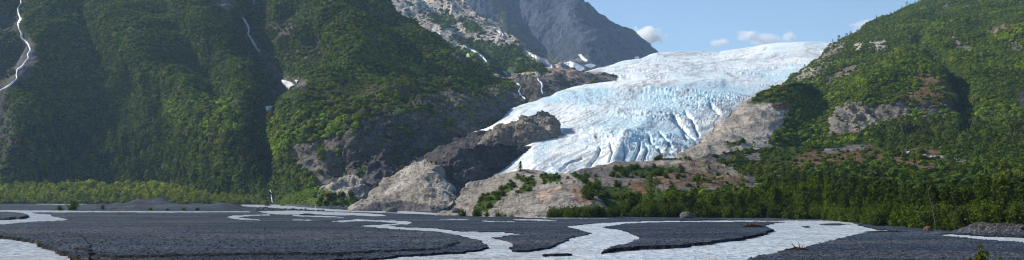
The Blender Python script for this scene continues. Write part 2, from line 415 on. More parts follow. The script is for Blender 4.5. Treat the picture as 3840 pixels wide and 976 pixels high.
# broad steps and swells, seracs across the flow, fine broken ice
warp = np.stack([fbm(Pg / 60, 3, 60), fbm(Pg / 60, 3, 61), fbm(Pg / 60, 3, 62)], -1) * 14
qq = Pg + warp
c_long = np.stack([act / 22, alt / 60, dep / 400], -1)       # ridges that run down the flow (toe)
c_tran = np.stack([alt / 20, act / 55, dep / 300], -1)       # crevasses across the flow (middle)
h_long = ridged(c_long + warp / 40, 4, 52); h_tran = ridged(c_tran + warp / 40, 4, 53)
h_blk = ridged(qq / (26, 34, 22), 5, 54, .62)
big = fbm(Pg / 190, 3, 55)
crev = (h_long * toe * .8 + h_tran * (1 - toe) * .8 + h_blk * .9)
amp = 2.2 * size ** .45 * (.55 + .9 * np.clip(fbm(Pg / 110, 3, 57) + .35, 0, 1))
left_toe = np.exp(-(linedist(px, py, [(1840, 670), (1990, 580), (2120, 520)]) / 70) ** 2)   # smooth lower left lobe
amp *= (1 - .65 * left_toe)
fine = ridged(qq / 7.5, 4, 58)
right = np.clip((3156 - px) / 120, .2, 1)
zr = np.clip(.5 + 1.6 * fbm(Pg / 105 + 7, 3, 69), .12, 1.25) * (1 - .55 * up) * (1 - .45 * left_toe) + .45 * np.exp(-((px - 2480) / 260.0) ** 2 - ((py - 420) / 70.0) ** 2)
amp = amp * zr * 1.15
amt = (big * 6 * size ** .6 + crev * amp + zr * ( fine * 1.15 * size ** .5 + .5 * ridged(qq / 3.2, 2, 68) * size ** .5))
edgeL = np.clip((px - 1776) / 90, 0, 1) * (1 - .75 * np.exp(-(linedist(px, py, [(1950, 400), (2050, 366), (2160, 349), (2240, 335), (2400, 315), (2700, 306), (2900, 300), (3150, 262)]) / 24) ** 2))
sky_k = np.clip((G.PY - 150) / 100, .35, 1)
amt *= right * edgeL * sky_k
amt += bump_line(px, py, [(2090, 350), (2230, 340), (2420, 330), (2700, 312)], 16, 3) + bump_line(px, py, [(2300, 600), (2330, 540), (2420, 470)], 26, 2.5)
# the big blue clefts of the lower right front
for pts, w, a in [([(2370, 600), (2395, 570), (2400, 545)], 7, -8), ([(2410, 598), (2425, 575), (2418, 548)], 6, -7), ([(2200, 625), (2230, 590), (2250, 560)], 7, -6), ([(2280, 610), (2292, 580), (2290, 552)], 5, -6),
                  ([(2475, 580), (2450, 550), (2430, 520)], 7, -7), ([(2525, 570), (2500, 535), (2470, 500)], 7, -8), ([(2570, 520), (2560, 480), (2520, 450)], 8, -9), ([(2330, 610), (2340, 580), (2335, 560)], 5, -6),
                  ([(2520, 440), (2560, 470), (2600, 520)], 7, -9), ([(2620, 500), (2600, 460), (2570, 430)], 7, -9), ([(2660, 400), (2700, 430)], 8, -9), ([(2100, 640), (2130, 610), (2180, 590)], 5, -4)]:
    amt += bump_line(px + warp[..., 0] * .4, py + warp[..., 1] * .3, pts, w * .65, a * .42)
displace(G, amt)
low = np.clip((-crev * .9 * np.clip(zr + .3, .4, 1.1) - .04 + .25 * fbm(qq / 12, 3, 59)) * 1.5, 0, 1) * (1 - .55 * left_toe)
zone = np.clip(.55 + .9 * fbm(Pg / 130, 3, 63), 0, 1.2)
for pts, w in [([(2230, 440), (2420, 420), (2560, 380), (2640, 350)], 60), ([(2380, 600), (2480, 560), (2400, 520)], 60), ([(1880, 420), (2000, 385), (2120, 365)], 18), ([(2700, 345), (2860, 320), (2960, 300)], 36), ([(2260, 355), (2160, 370)], 20), ([(2480, 450), (2560, 500)], 50), ([(2060, 530), (2020, 570)], 14)]:
    zone = zone + bump_line(px, py, pts, w, .75)
bl = np.clip(low * zone * 1.45, 0, 1)[..., None]
white = np.array((.95, .94, .92)); blue = np.array((.10, .37, .58)); pblue = np.array((.44, .69, .82))
col = white * np.ones(Pg.shape) * (1 - .12 * np.clip(up + .5 * np.exp(-((py - 330) / 40.0) ** 2), 0, 1)[..., None] * np.clip(.6 + 1.5 * fbm(np.stack([Pg[..., 0] / 160, Pg[..., 1] / 60, Pg[..., 2] / 20], -1), 4, 73), 0, 1.6)[..., None])
pb = np.clip(zone * .62 - .05 + .3 * fbm(qq / 30, 3, 64), 0, .8)[..., None]
col = col * (1 - pb) + pblue * pb
col = col * (1 - bl) + blue * bl
# dirt carried by the ice: streaks along the flow and the grey medial and side bands
st = fbm(np.stack([ac / 5.5 + 3 * fbm(Pg / 60, 2, 66), al / 90, dep / 500], -1), 4, 65)
st2 = fbm(np.stack([ac / 16 + 2 * fbm(Pg / 80, 2, 70), al / 240, dep / 900], -1), 3, 71)
dirt = np.clip((st + .03) * 2.4, 0, .6) * np.clip(.3 + 1.6 * st2 + .4, .1, 1.2)
for pts, w, a in [([(2790, 292), (2600, 325), (2480, 318), (2360, 345), (2250, 410), (2150, 470), (2110, 545)], 20, .55),
                  ([(3080, 235), (2990, 300), (2870, 355), (2790, 385), (2710, 440), (2690, 490), (2600, 560), (2520, 585)], 34, .75),
                  ([(2460, 197), (2600, 200), (2720, 205), (2800, 190)], 12, .6), ([(2560, 240), (2660, 262), (2740, 232), (2900, 205)], 12, .6), ([(2430, 250), (2560, 272), (2700, 275)], 14, .45),
                  ([(2120, 300), (2220, 275), (2330, 255)], 14, .35), ([(1850, 660), (1960, 600), (2080, 520)], 16, .4), ([(2640, 520), (2560, 560)], 25, .4), ([(2880, 215), (3060, 200)], 14, .45), ([(2200, 470), (2400, 400), (2600, 350)], 10, .35)]:
    dirt = dirt + bump_line(px, py, pts, w, a) * np.clip(.55 + 1.1 * st + .5 * fbm(qq / 9, 3, 67), 0, 1.3)
wet = np.clip(dirt * .95, 0, .8)[..., None]
col = col * (1 - wet) + np.array((.31, .29, .285)) * wet
G.veg = np.zeros(px.shape)
m, nt, out = nodes_of('glacier_ice'); T_ICE = m
tc = nt.nodes.new('ShaderNodeTexCoord'); a_ = nt.nodes.new('ShaderNodeAttribute'); a_.attribute_name = 'albedo'
n1 = noise(nt, tc.outputs['Object'], .22, 7, .7, .6); n2 = noise(nt, tc.outputs['Object'], .05, 5, .65)
c = mix(nt, a_.outputs['Color'], ramp(nt, n1, [(.32, .72), (.55, 1.05)]), mode='MULTIPLY')
c = mix(nt, c, ramp(nt, n2, [(.3, (.91, .945, .965)), (.65, (1.03, 1.02, 1.0))]), mode='MULTIPLY')
p = N(nt, 'ShaderNodeBsdfPrincipled', Roughness=.55); p.inputs['Specular IOR Level'].default_value = .3
nt.links.new(c, p.inputs['Base Color'])
b = N(nt, 'ShaderNodeBump', Strength=.9, Distance=2.2); nt.links.new(n1, b.inputs['Height']); nt.links.new(b.outputs[0], p.inputs['Normal'])
nt.links.new(p.outputs[0], out.inputs[0])
finish(G, 'glacier', T_ICE, np.clip(col, .02, .95), 'broad blue white glacier with crevasses spilling down between the mountains', 'glacier')

# --- rock and scree left of the ice
def rock_mass(key, px0, px1, rows, name, base, label, cat, zones=(), amps=(5, 22), step=3.5, seed=0, kind=None, back=(40, 60), mat=None, vdef=0.0, fade=40, strat=(1, 1, 1), vs=3, sig=5):
    m = loft(key, px0, px1, rows, step=step, back=back, vs=vs, sig=sig)
    a, s = amps
    am = a * (ridged(m.P / np.array(strat) / s, 5, seed, .5) * .95 + fbm(m.P / (s * 2.2), 3, seed + 5) * .6 + .35 * ridged(m.P * (1, 1, 2.6) / (s * .45), 4, seed + 9, .6)); am = am - am.mean() - a * .15
    f = np.clip((m.PX - px0) / fade, .15, 1) * np.clip((px1 - m.PX) / fade, .15, 1)
    m.fade = f
    displace(m, am * f)
    c, m.veg = paint(m, (base, vdef), zones, seed=seed + 70, warp=8)
    finish(m, name, mat or T_ROCK, c, label, cat, kind)
    return m

rock_mass('scree', 1520, 1930, [
    [(1520, 640, 560), (1640, 640, 555), (1750, 620, 570), (1930, 600, 590)],
    [(1520, 622, 590), (1620, 566, 610), (1700, 514, 640), (1800, 484, 670), (1850, 474, 680), (1900, 482, 690), (1930, 490, 700)]],
    'scree_slope', SCREE * .75, 'smooth dark scree ramp climbing to the ice below the cliffs', 'slope', amps=(2, 14), seed=101, kind='structure')
rock_mass('moraine', 1540, 2010, [
    [(1540, 775, 455), (1700, 775, 470), (1850, 740, 505), (1900, 690, 530), (1950, 650, 560), (2010, 610, 590)],
    [(1540, 700, 480), (1640, 670, 490), (1750, 650, 505), (1860, 668, 522), (1900, 640, 540), (1950, 602, 556), (2010, 575, 585)],
    [(1540, 650, 500), (1640, 597, 520), (1700, 563, 535), (1790, 543, 555), (1880, 533, 575), (1950, 545, 590), (2010, 560, 600)]],
    'scree_slope', DARK * 1.5, 'dark broken rock slope at the left edge of the glacier tongue', 'slope', amps=(7, 26), seed=103, kind='structure', zones=[([(1560, 640), (1700, 620), (1740, 680), (1680, 760), (1540, 760)], ROCK * .5, 0)])
rock_mass('hump', 1790, 2114, [
    [(1790, 560, 590), (1860, 580, 592), (1920, 600, 592), (2000, 590, 605), (2060, 560, 620), (2114, 520, 645)],
    [(1790, 545, 600), (1830, 515, 604), (1900, 500, 608), (1990, 490, 622), (2060, 480, 640), (2114, 500, 655)],
    [(1790, 540, 610), (1808, 522, 615), (1830, 500, 625), (1900, 464, 650), (1960, 434, 680), (2028, 411, 705), (2060, 411, 712), (2085, 420, 712), (2098, 445, 700), (2104, 480, 690), (2114, 510, 675)]],
    'rock_outcrop', ROCK * 1.15, 'grey brown rounded rock hump standing in the left side of the glacier', 'rock outcrop', amps=(5, 17), seed=105, fade=24, back=(25, 60), sig=3)

# --- knobs on the valley floor, centre left
rock_mass('slab', 1290, 1520, [
    [(1290, 790, 520), (1520, 790, 520)], [(1290, 730, 540), (1340, 690, 550), (1440, 680, 550), (1520, 720, 540)],
    [(1290, 720, 550), (1335, 655, 570), (1375, 614, 580), (1420, 603, 590), (1470, 610, 590), (1520, 650, 580)]],
    'rock_outcrop', DARK * 1.5, 'dark shaded rock slab behind the pale pyramid shaped knob', 'rock outcrop', amps=(5, 18), seed=107, zones=[([(1330, 640), (1380, 610), (1370, 640), (1345, 680)], MEAD, .5)])
rock_mass('small_knob', 1180, 1405, [
    [(1180, 780, 500), (1405, 790, 480)], [(1180, 740, 530), (1250, 715, 520), (1330, 720, 510), (1405, 760, 500)],
    [(1180, 735, 540), (1205, 697, 550), (1240, 672, 560), (1275, 655, 565), (1312, 644, 570), (1355, 656, 565), (1385, 712, 545), (1405, 760, 520)]],
    'rock_outcrop', PALE * .75, 'small jagged tan rock outcrop beside the green alder patch', 'rock outcrop', amps=(5, 15), seed=109, zones=[([(1180, 700), (1240, 720), (1330, 740), (1400, 790), (1180, 790)], MEAD * .8, .55)])
rock_mass('knob', 1304, 1765, [
    [(1304, 792, 375), (1450, 797, 365), (1600, 802, 350), (1700, 803, 345), (1765, 803, 345)],
    [(1304, 783, 380), (1400, 745, 390), (1500, 715, 385), (1600, 705, 375), (1690, 740, 365), (1765, 790, 350)],
    [(1304, 780, 384), (1377, 738, 405), (1395, 708, 412), (1429, 668, 420), (1474, 620, 430), (1511, 600, 432), (1556, 575, 436), (1589, 566, 438), (1615, 574, 436), (1645, 600, 428), (1667, 635, 420), (1697, 683, 405), (1716, 728, 385), (1745, 765, 365), (1765, 785, 355)]],
    'rock_outcrop', PALE * .78, 'big pale pyramid shaped rock knob standing on the river flat', 'rock outcrop', amps=(3.6, 24), seed=111, fade=50, step=3, sig=3,
    zones=[([(1500, 660), (1490, 620), (1520, 605), (1560, 620), (1540, 690), (1500, 720), (1450, 735), (1440, 715)], PALE * 1.15, 0), ([(1490, 615), (1520, 600), (1530, 612), (1500, 628)], MEAD, .6),
           ([(1310, 790), (1400, 760), (1500, 750), (1640, 770), (1700, 805), (1310, 805)], SCREE * 1.2, 0), ([(1560, 580), (1610, 580), (1600, 640), (1560, 620)], PALE * .95, 0), ([(1630, 690), (1690, 690), (1710, 740), (1650, 760)], PALE * .95, 0)])
rock_mass('meadow', 1050, 1330, [
    [(1050, 772, 690), (1200, 776, 660), (1330, 784, 600)], [(1050, 765, 700), (1125, 757, 680), (1200, 755, 660), (1330, 770, 610)],
    [(1050, 756, 712), (1062, 742, 720), (1079, 724, 730), (1150, 708, 735), (1194, 698, 730), (1250, 712, 700), (1330, 742, 650)]],
    'hill', MEAD * 1.3, 'low green bank of bright alder below the tan outcrop', 'bank', amps=(1.2, 20), seed=113, kind='structure', vdef=.95, mat=T_VEG)

# --- front outcrop and the bench in front of the ice
rock_mass('outcrop', 1630, 2300, [
    [(1630, 812, 262), (1800, 815, 255), (2000, 820, 245), (2200, 822, 240), (2300, 822, 242)],
    [(1630, 806, 266), (1720, 770, 278), (1850, 735, 275), (1950, 720, 268), (2050, 715, 262), (2150, 715, 260), (2230, 745, 256), (2300, 800, 252)],
    [(1630, 803, 268), (1685, 757, 285), (1730, 713, 305), (1774, 684, 320), (1833, 667, 330), (1878, 655, 335), (1938, 645, 335), (2042, 638, 335), (2132, 641, 325), (2170, 652, 318), (2206, 674, 305), (2240, 700, 290), (2268, 745, 275), (2300, 795, 262)]],
    'rock_outcrop', PALE * .66, 'low rounded tan outcrop with green tufts in front of the glacier tongue', 'rock outcrop', amps=(1.9, 19), seed=115, fade=50, step=3, sig=4,
    zones=[([(1790, 740), (1850, 720), (1910, 690), (1930, 700), (1880, 750), (1830, 790), (1770, 800)], MEAD * .7, .55), ([(1920, 665), (2000, 660), (2010, 690), (1990, 720), (1940, 730), (1960, 690)], MEAD * .7, .6),
           ([(2130, 640), (2240, 660), (2300, 740), (2290, 800), (2240, 740), (2190, 690)], MEAD * .6, .75), ([(2020, 655), (2090, 650), (2110, 680), (2040, 690)], MEAD * .7, .4),
           ([(2010, 730), (2080, 700), (2120, 690), (2100, 720), (2040, 770)], np.array((.40, .31, .26)), 0), ([(2130, 690), (2230, 720), (2240, 760), (2170, 770)], np.array((.30, .21, .16)), 0)])
rock_mass('bench', 2110, 2900, [
    [(2110, 812, 262), (2300, 818, 256), (2600, 820, 250), (2900, 820, 250)],
    [(2110, 700, 350), (2250, 690, 345), (2500, 690, 345), (2750, 690, 350), (2900, 720, 330)],
    [(2110, 652, 410), (2152, 641, 415), (2243, 622, 425), (2298, 607, 430), (2358, 600, 432), (2403, 600, 425), (2440, 594, 432), (2520, 590, 436), (2587, 588, 436), (2655, 596, 432), (2697, 610, 425), (2738, 627, 415), (2793, 643, 400), (2830, 662, 390), (2900, 690, 370)]],
    'rock_outcrop', ROCK * .95, 'broad brown rock bench dotted with shrubs where the walkers stand', 'rock outcrop', amps=(2.2, 18), seed=117, fade=60, step=3, back=(40, 25),
    zones=[([(2230, 690), (2330, 640), (2420, 630), (2450, 700), (2420, 740), (2300, 760)], ROCK * .8, .12), ([(2300, 640), (2360, 620), (2540, 625), (2560, 650), (2400, 660)], MEAD * .5, .62), ([(2440, 596), (2540, 590), (2570, 604), (2450, 604)], MEAD * .5, .8),
           ([(2380, 604), (2450, 600), (2560, 603), (2540, 618), (2400, 622)], PALE * .7, 0.05), ([(2440, 650), (2580, 640), (2700, 650), (2820, 670), (2780, 700), (2560, 700), (2450, 690)], np.array((.14, .098, .066)), .08),
           ([(2560, 600), (2640, 600), (2740, 640), (2600, 640)], np.array((.165, .13, .10)), .08), ([(2140, 650), (2200, 630), (2330, 630), (2300, 660), (2180, 665)], SCREE * 1.0, .1), ([(2200, 700), (2900, 720), (2900, 830), (2110, 830), (2150, 720)], VEG * 1.2, 0.5), ([(2370, 680), (2430, 680), (2440, 730), (2370, 735)], np.array((.15, .095, .055)), 0.1)])

# --- right: terrace, cliffs and mountain
R1 = loft('terrace', 2520, 4700, [
    [(2520, 822, 262), (2700, 822, 245), (3000, 824, 224), (3150, 834, 195), (3290, 858, 150), (3500, 868, 138), (3840, 872, 134), (4700, 900, 112)],
    [(2520, 760, 300), (2800, 760, 290), (3150, 760, 260), (3400, 770, 230), (3840, 770, 220), (4700, 760, 220)],
    [(2520, 660, 420), (2800, 655, 430), (3000, 640, 430), (3150, 625, 420), (3300, 625, 410), (3500, 630, 400), (3840, 640, 380), (4700, 620, 380)],
    [(2520, 610, 470), (2650, 580, 480), (2720, 566, 500), (2850, 560, 530), (3000, 556, 540), (3100, 548, 540), (3200, 540, 545), (3400, 530, 550), (3600, 500, 560), (3840, 480, 560), (4700, 400, 560)]],
    step=4, back=(90, 8))
displace(R1, (3 * fbm(R1.P / 60, 3, 121) + 1.6 * ridged(R1.P / 18, 4, 122)) * np.clip((R1.P[..., 1] - 140) / 120, .15, 1))
colR, R1.veg = paint(R1, (VEG * 1.1, .95), [
    ([(2990, 625), (2960, 600), (3050, 565), (3180, 548), (3280, 545), (3330, 575), (3290, 625), (3180, 615), (3080, 635)], TUND * .85, .35),
    ([(3080, 560), (3200, 545), (3270, 550), (3200, 566), (3100, 575)], SCREE * 1.4, .08), ([(2560, 600), (2700, 578), (2760, 590), (2700, 612), (2600, 625)], SCREE, .15),
    ([(2790, 580), (2840, 570), (2850, 595), (2800, 602)], ROCK * 1.2, 0), ([(2840, 650), (2950, 645), (2960, 665), (2860, 672)], ROCK, .1),
    ([(3370, 560), (3450, 545), (3520, 560), (3560, 590), (3480, 580), (3390, 585)], TUND * .9, .3), ([(3330, 580), (3400, 600), (3520, 605), (3620, 620), (3500, 640), (3350, 625)], TUND, .35),
    ([(3440, 579), (3520, 583), (3590, 593), (3640, 605), (3640, 612), (3580, 602), (3500, 592), (3440, 586)], PALE * .75, 0), ([(3250, 640), (3400, 640), (3420, 665), (3280, 660)], VEG * 1.2, .5),
], seed=130, warp=8)
finish(R1, 'hill', T_VEG, colR, 'wooded terrace rising behind the right river bank', 'hillside', 'structure')

rock_mass('cliff', 2520, 3060, [
    [(2520, 610, 570), (2700, 585, 580), (2850, 575, 600), (2990, 565, 640), (3060, 560, 800)],
    [(2520, 592, 585), (2600, 565, 600), (2700, 520, 625), (2800, 500, 640), (2900, 490, 650), (2990, 485, 690), (3060, 480, 880)],
    [(2520, 585, 600), (2549, 570, 620), (2607, 543, 650), (2661, 486, 690), (2720, 431, 720), (2774, 392, 740), (2813, 366, 750), (2871, 334, 770), (2925, 311, 790), (2979, 305, 810), (3010, 308, 860), (3060, 312, 1060)]],
    'rock_outcrop', PALE * .84, 'tall smooth pale cliff capped with green bushes right of the glacier', 'rock outcrop', amps=(4.0, 38), seed=131, back=(170, 25), fade=40, strat=(1, 1, 1.7),
    zones=[([(2810, 385), (2850, 345), (2925, 305), (3060, 290), (3060, 420), (2990, 410), (2960, 385), (2880, 385)], VEG * 1.1, .9), ([(2960, 400), (3060, 380), (3060, 600), (2880, 540), (2940, 460)], VEG * 1.1, .95),
           ([(2890, 390), (2970, 385), (2960, 420), (2900, 410)], TUND, .25), ([(2830, 372), (2860, 370), (2870, 385), (2820, 392)], MEAD * .7, .7)])
rock_mass('slab_low', 2540, 2850, [
    [(2540, 600, 540), (2700, 590, 545), (2850, 580, 550)], [(2540, 580, 555), (2640, 545, 560), (2750, 530, 565), (2850, 560, 560)],
    [(2540, 577, 560), (2580, 560, 570), (2640, 530, 585), (2690, 508, 595), (2740, 495, 600), (2780, 505, 600), (2795, 525, 595), (2820, 543, 585), (2850, 556, 575)]],
    'rock_outcrop', PALE * .74, 'smooth lower rock slab at the foot of the tall pale cliff', 'rock outcrop', amps=(2.2, 22), seed=133, fade=30, zones=[([(2720, 540), (2790, 525), (2800, 535), (2740, 555)], MEAD * .6, .7)])

R3 = loft('right', 2840, 4700, [
    [(2840, 590, 640), (3100, 575, 640), (3300, 560, 650), (3500, 540, 650), (3840, 500, 650), (4700, 420, 650)],
    [(2840, 520, 690), (3000, 490, 690), (3090, 508, 690), (3120, 512, 690), (3200, 508, 690), (3350, 470, 700), (3500, 448, 710), (3700, 432, 720), (3840, 420, 720), (4700, 330, 720)],
    [(2840, 470, 730), (2960, 430, 740), (3060, 470, 725), (3110, 450, 720), (3135, 410, 730), (3185, 388, 735), (3330, 372, 740), (3480, 380, 745), (3600, 395, 750), (3840, 385, 750), (4700, 280, 750)],
    [(2840, 430, 820), (2960, 355, 900), (3060, 330, 930), (3200, 300, 920), (3400, 290, 900), (3600, 270, 900), (3840, 250, 890), (4700, 150, 900)],
    [(2840, 400, 950), (2930, 330, 1100), (2962, 303, 1180), (2977, 284, 1230), (3022, 258, 1290), (3067, 240, 1330), (3120, 235, 1330), (3200, 215, 1300), (3400, 150, 1300), (3600, 90, 1300), (3840, 60, 1300), (4700, -60, 1300)],
    [(2840, 396, 970), (2930, 326, 1120), (2962, 299, 1200), (2992, 285, 1260), (3038, 258, 1340), (3084, 236, 1400), (3102, 202, 1440), (3126, 168, 1480), (3142, 158, 1490), (3176, 148, 1510), (3200, 146, 1530), (3235, 141, 1550), (3262, 128, 1580), (3282, 114, 1600), (3327, 86, 1640), (3379, 56, 1690), (3416, 37, 1720), (3461, 14, 1760), (3483, 0, 1780), (3600, -70, 1870), (3840, -200, 2000), (4700, -500, 2300)],
], step=4, sig=5, back=(500, 500))
px, py = R3.PX, R3.PY
amt = 9 * fbm(R3.P / 150, 3, 141) + 9 * ridged(R3.P * (1, .6, .6) / 90, 4, 142) + 1.6 * fbm(R3.P / 14, 4, 143)
clf = inpoly(px, py, [(3080, 530), (3110, 440), (3180, 380), (3480, 370), (3600, 390), (3640, 450), (3400, 470), (3250, 530)]).astype(float)
clf = smooth(smooth(clf, 4, 0), 4, 1)
amt += clf * 7 * ridged(R3.P * (1, 1, .5) / 22, 5, 144)
for pts, w, a in [([(3480, 170), (3540, 150), (3700, 140), (3840, 160)], 30, 20), ([(3460, 160), (3500, 230), (3560, 300)], 28, -16), ([(3600, 330), (3640, 430), (3620, 520)], 30, -18),
                  ([(3060, 250), (3200, 190), (3330, 130), (3470, 70)], 40, 14), ([(3100, 300), (3220, 240), (3340, 210)], 26, -10), ([(3250, 350), (3400, 290), (3520, 300)], 40, 10)]:
    amt += bump_line(px, py, pts, w, a)
amt *= .15 + .85 * np.clip((px - 3020) / 220, 0, 1)
displace(R3, amt)
colR, R3.veg = paint(R3, (VEG, .97), [
    ([(3095, 510), (3105, 450), (3130, 405), (3175, 385), (3200, 380), (3260, 400), (3330, 390), (3400, 385), (3420, 425), (3360, 460), (3270, 470), (3210, 515), (3140, 495)], ROCK * 1.15, .08),
    ([(3400, 370), (3520, 370), (3600, 390), (3640, 440), (3560, 450), (3440, 440)], DARK * 1.3, .12),
    ([(3430, 290), (3520, 270), (3560, 310), (3600, 370), (3520, 390), (3440, 350)], TUND * 1.0, .35), ([(3330, 350), (3440, 340), (3530, 380), (3400, 385)], TUND * 1.1, .45),
    ([(3050, 250), (3075, 190), (3105, 155), (3170, 148), (3150, 200), (3120, 240), (3070, 290)], ROCK * 1.1, .22), ([(3205, 160), (3235, 158), (3232, 190), (3208, 195)], PALE, .05), ([(3258, 155), (3320, 150), (3325, 178), (3280, 185)], PALE * .9, .12),
    ([(3000, 262), (3060, 250), (3060, 310), (2990, 320), (2960, 310)], PALE * .8, .15), ([(3100, 290), (3180, 250), (3240, 230), (3250, 245), (3160, 290), (3090, 330)], np.array((.19, .15, .125)), .12),
    ([(3390, 190), (3450, 185), (3470, 200), (3420, 210)], TUND * .7, .2), ([(3580, 110), (3590, 150), (3620, 180), (3600, 190), (3572, 150)], ROCK * 1.2, .1), ([(3705, 100), (3780, 95), (3790, 120), (3720, 125)], np.array((.2, .15, .11)), .15),
    ([(3600, 170), (3650, 180), (3640, 200), (3610, 195)], ROCK, .2), ([(3785, 165), (3830, 165), (3830, 190), (3790, 190)], ROCK * .9, .2), ([(3820, 340), (3900, 330), (3900, 450), (3830, 450)], DARK, .2), ([(3500, 20), (3560, 10), (3560, 40), (3510, 45)], ROCK * .8, .4),
], seed=150)
finish(R3, 'mountain', T_VEG, colR, 'green mountain with rocky cliffs rising to the upper right', 'mountain', 'structure')

# ------------------------------------------------------------------ river flat: gravel sheet with channels, and the water
WATER = [
    [(-700, 890), (0, 895), (75, 904), (142, 915), (171, 934), (223, 955), (276, 975), (330, 1000), (380, 1080), (-700, 1080)],
    [(-700, 790), (30, 789), (240, 790), (330, 792), (640, 793), (930, 793), (940, 796), (640, 797), (330, 796), (240, 797), (186, 797), (119, 796), (119, 800), (140, 802), (186, 805), (192, 812), (257, 823), (230, 828), (149, 830), (60, 838), (0, 844), (-700, 880)],
    [(130, 764), (320, 763), (325, 766), (250, 768), (130, 766)],
    [(905, 766), (960, 762), (1010, 766), (1100, 774), (1240, 785), (1300, 788), (1420, 788), (1540, 793), (1650, 801), (1700, 806), (1600, 805), (1450, 799), (1250, 793), (1100, 785), (980, 778), (910, 774)],
    [(968, 793), (1100, 790), (1300, 797), (1420, 803), (1455, 810), (1400, 812), (1330, 808), (1280, 809), (1180, 804), (1060, 806), (1000, 801)],
    [(1010, 804), (930, 806), (860, 811), (849, 815), (886, 823), (980, 829), (976, 824), (890, 816), (925, 811), (1010, 808)],
    [(1100, 807), (1260, 812), (1290, 818), (1180, 814), (1095, 811)],
    [(1090, 822), (1180, 826), (1160, 831), (1100, 829)],
    [(1200, 832), (1280, 828), (1345, 822), (1460, 828), (1520, 829), (1544, 835), (1530, 843), (1450, 846), (1490, 851), (1640, 858), (1760, 872), (1830, 890), (1900, 906), (1930, 918), (1915, 935), (1940, 948), (2060, 936), (2145, 893), (2222, 878), (2190, 868), (2121, 850),
     (2180, 844), (2240, 838), (2330, 833), (2430, 830), (2560, 829), (2700, 827), (3180, 829), (3230, 850), (3290, 862), (3390, 872), (3300, 866), (3200, 882), (3141, 901), (3007, 931), (2895, 954), (2813, 976), (2760, 1010), (2700, 1080), (1150, 1080), (1250, 985), (1400, 973), (1500, 964), (1700, 955), (1800, 944), (1836, 929), (1800, 905), (1720, 885), (1640, 871), (1450, 858), (1340, 848), (1440, 842), (1500, 838), (1440, 834), (1340, 830), (1280, 835)],
    [(1740, 868), (1880, 872), (1960, 880), (1840, 892), (1800, 882)],
    [(1640, 821), (1760, 822), (1740, 825), (1650, 824)], [(1920, 822), (2020, 823), (2106, 829), (2060, 830), (1940, 826)], [(1720, 806), (2100, 816), (2400, 822), (2100, 820), (1800, 812)],
    [(1800, 828), (1930, 831), (1920, 833), (1810, 831)],
    [(3510, 881), (3570, 881), (3840, 891), (4600, 925), (4600, 975), (3840, 915), (3690, 902), (3560, 888)],
]
LAND = [
    [(2255, 853), (2340, 842), (2420, 836), (2560, 834), (2873, 832), (2950, 834), (2912, 838), (2872, 845), (2868, 853), (2900, 862), (2909, 868), (2860, 884), (2783, 902), (2690, 913), (2560, 927), (2400, 938), (2255, 949), (2292, 934), (2367, 916), (2411, 897), (2337, 865)],
    [(3005, 851), (3030, 848), (3042, 853), (3022, 856)], [(3060, 843), (3120, 838), (3200, 842), (3120, 845)], [(2030, 960), (2120, 956), (2165, 956), (2140, 959), (2060, 961)],
    [(-700, 800), (28, 799), (89, 806), (112, 815), (90, 821), (0, 827), (-700, 850)],
    [(2230, 832), (2300, 830), (2320, 833), (2260, 835)], [(2400, 898), (2450, 893), (2410, 905)],
]
rowsy = np.concatenate([[748.0 + 16245 / 7000, 748 + 16245 / 4500, 748 + 16245 / 3000, 748 + 16245 / 2000], np.arange(758.5, 1000, .75), np.arange(1000, 1400, 8), np.arange(1400, 2400, 80)])
gx = np.concatenate([np.arange(-4200, -320, 60), np.arange(-320, 4160, 4.0), np.arange(4160, 8200, 60)])
GX, GY = np.meshgrid(gx, rowsy); GD = 16245.0 / (GY - HY)
PG = at(GX, GY, GD); PG[..., 2] = 0
wn = np.stack([PG[..., 0], PG[..., 1], PG[..., 2]], -1)
jx = GX + (fbm(wn / 5, 4, 201) * 9 + fbm(wn / 1.6, 3, 204) * 13) * np.clip(110 / GD, .35, 1.5)
jy = GY + (fbm(wn / 6, 4, 202) * 2.6 + fbm(wn / 1.4, 3, 205) * 3.6) * np.clip(110 / GD, .3, 1.4)
wet = np.zeros(GX.shape, bool)
for pz in WATER: wet |= inpoly(jx, jy, pz)
for pz in LAND: wet &= ~inpoly(jx, jy, pz)
land = (~wet).astype(float)
land_s = smooth(smooth(land, .55, 0), .7, 1)
barh = .13 * np.clip(95 / GD, .3, 1.15)
ht = barh.copy()
def rim(poly, add, soft=.6):
    global ht
    k = inpoly(jx, jy, poly).astype(float); ht = ht + add * smooth(smooth(k, soft, 0), soft, 1)
# raised terraces whose cut edges face the camera
rim([(276, 955), (420, 978), (640, 970), (900, 966), (1280, 964), (1377, 960), (1400, 955), (1500, 951), (1640, 944), (1690, 934), (1720, 915), (1640, 880), (1200, 850), (300, 850), (200, 900)], .20)
rim([(-700, 905), (0, 906), (80, 915), (150, 928), (190, 950), (260, 972), (330, 990), (340, 950), (300, 890), (0, 865), (-700, 865)], .22)
rim([(-700, 795), (28, 797), (96, 806), (116, 814), (92, 824), (-700, 840)], .50)
rim([(2250, 955), (2400, 944), (2560, 933), (2700, 918), (2790, 907), (2860, 890), (2920, 872), (2870, 850), (2600, 845), (2450, 880), (2330, 930)], .17)
rim([(180, 800), (260, 818), (330, 824), (520, 822), (640, 812), (600, 806), (300, 800)], .22); rim([(840, 900), (1010, 905), (1100, 897), (1000, 890), (860, 892)], .06)
rim([(230, 808), (420, 812), (520, 808), (400, 802), (260, 802)], .25); rim([(920, 830), (1080, 838), (1240, 836), (1300, 832), (1100, 824), (950, 822)], .10); rim([(2540, 862), (2700, 858), (2870, 852), (2840, 842), (2600, 846)], .05)
rim([(3100, 940), (3300, 890), (3500, 890), (3840, 925), (3840, 960), (3300, 960)], .06)
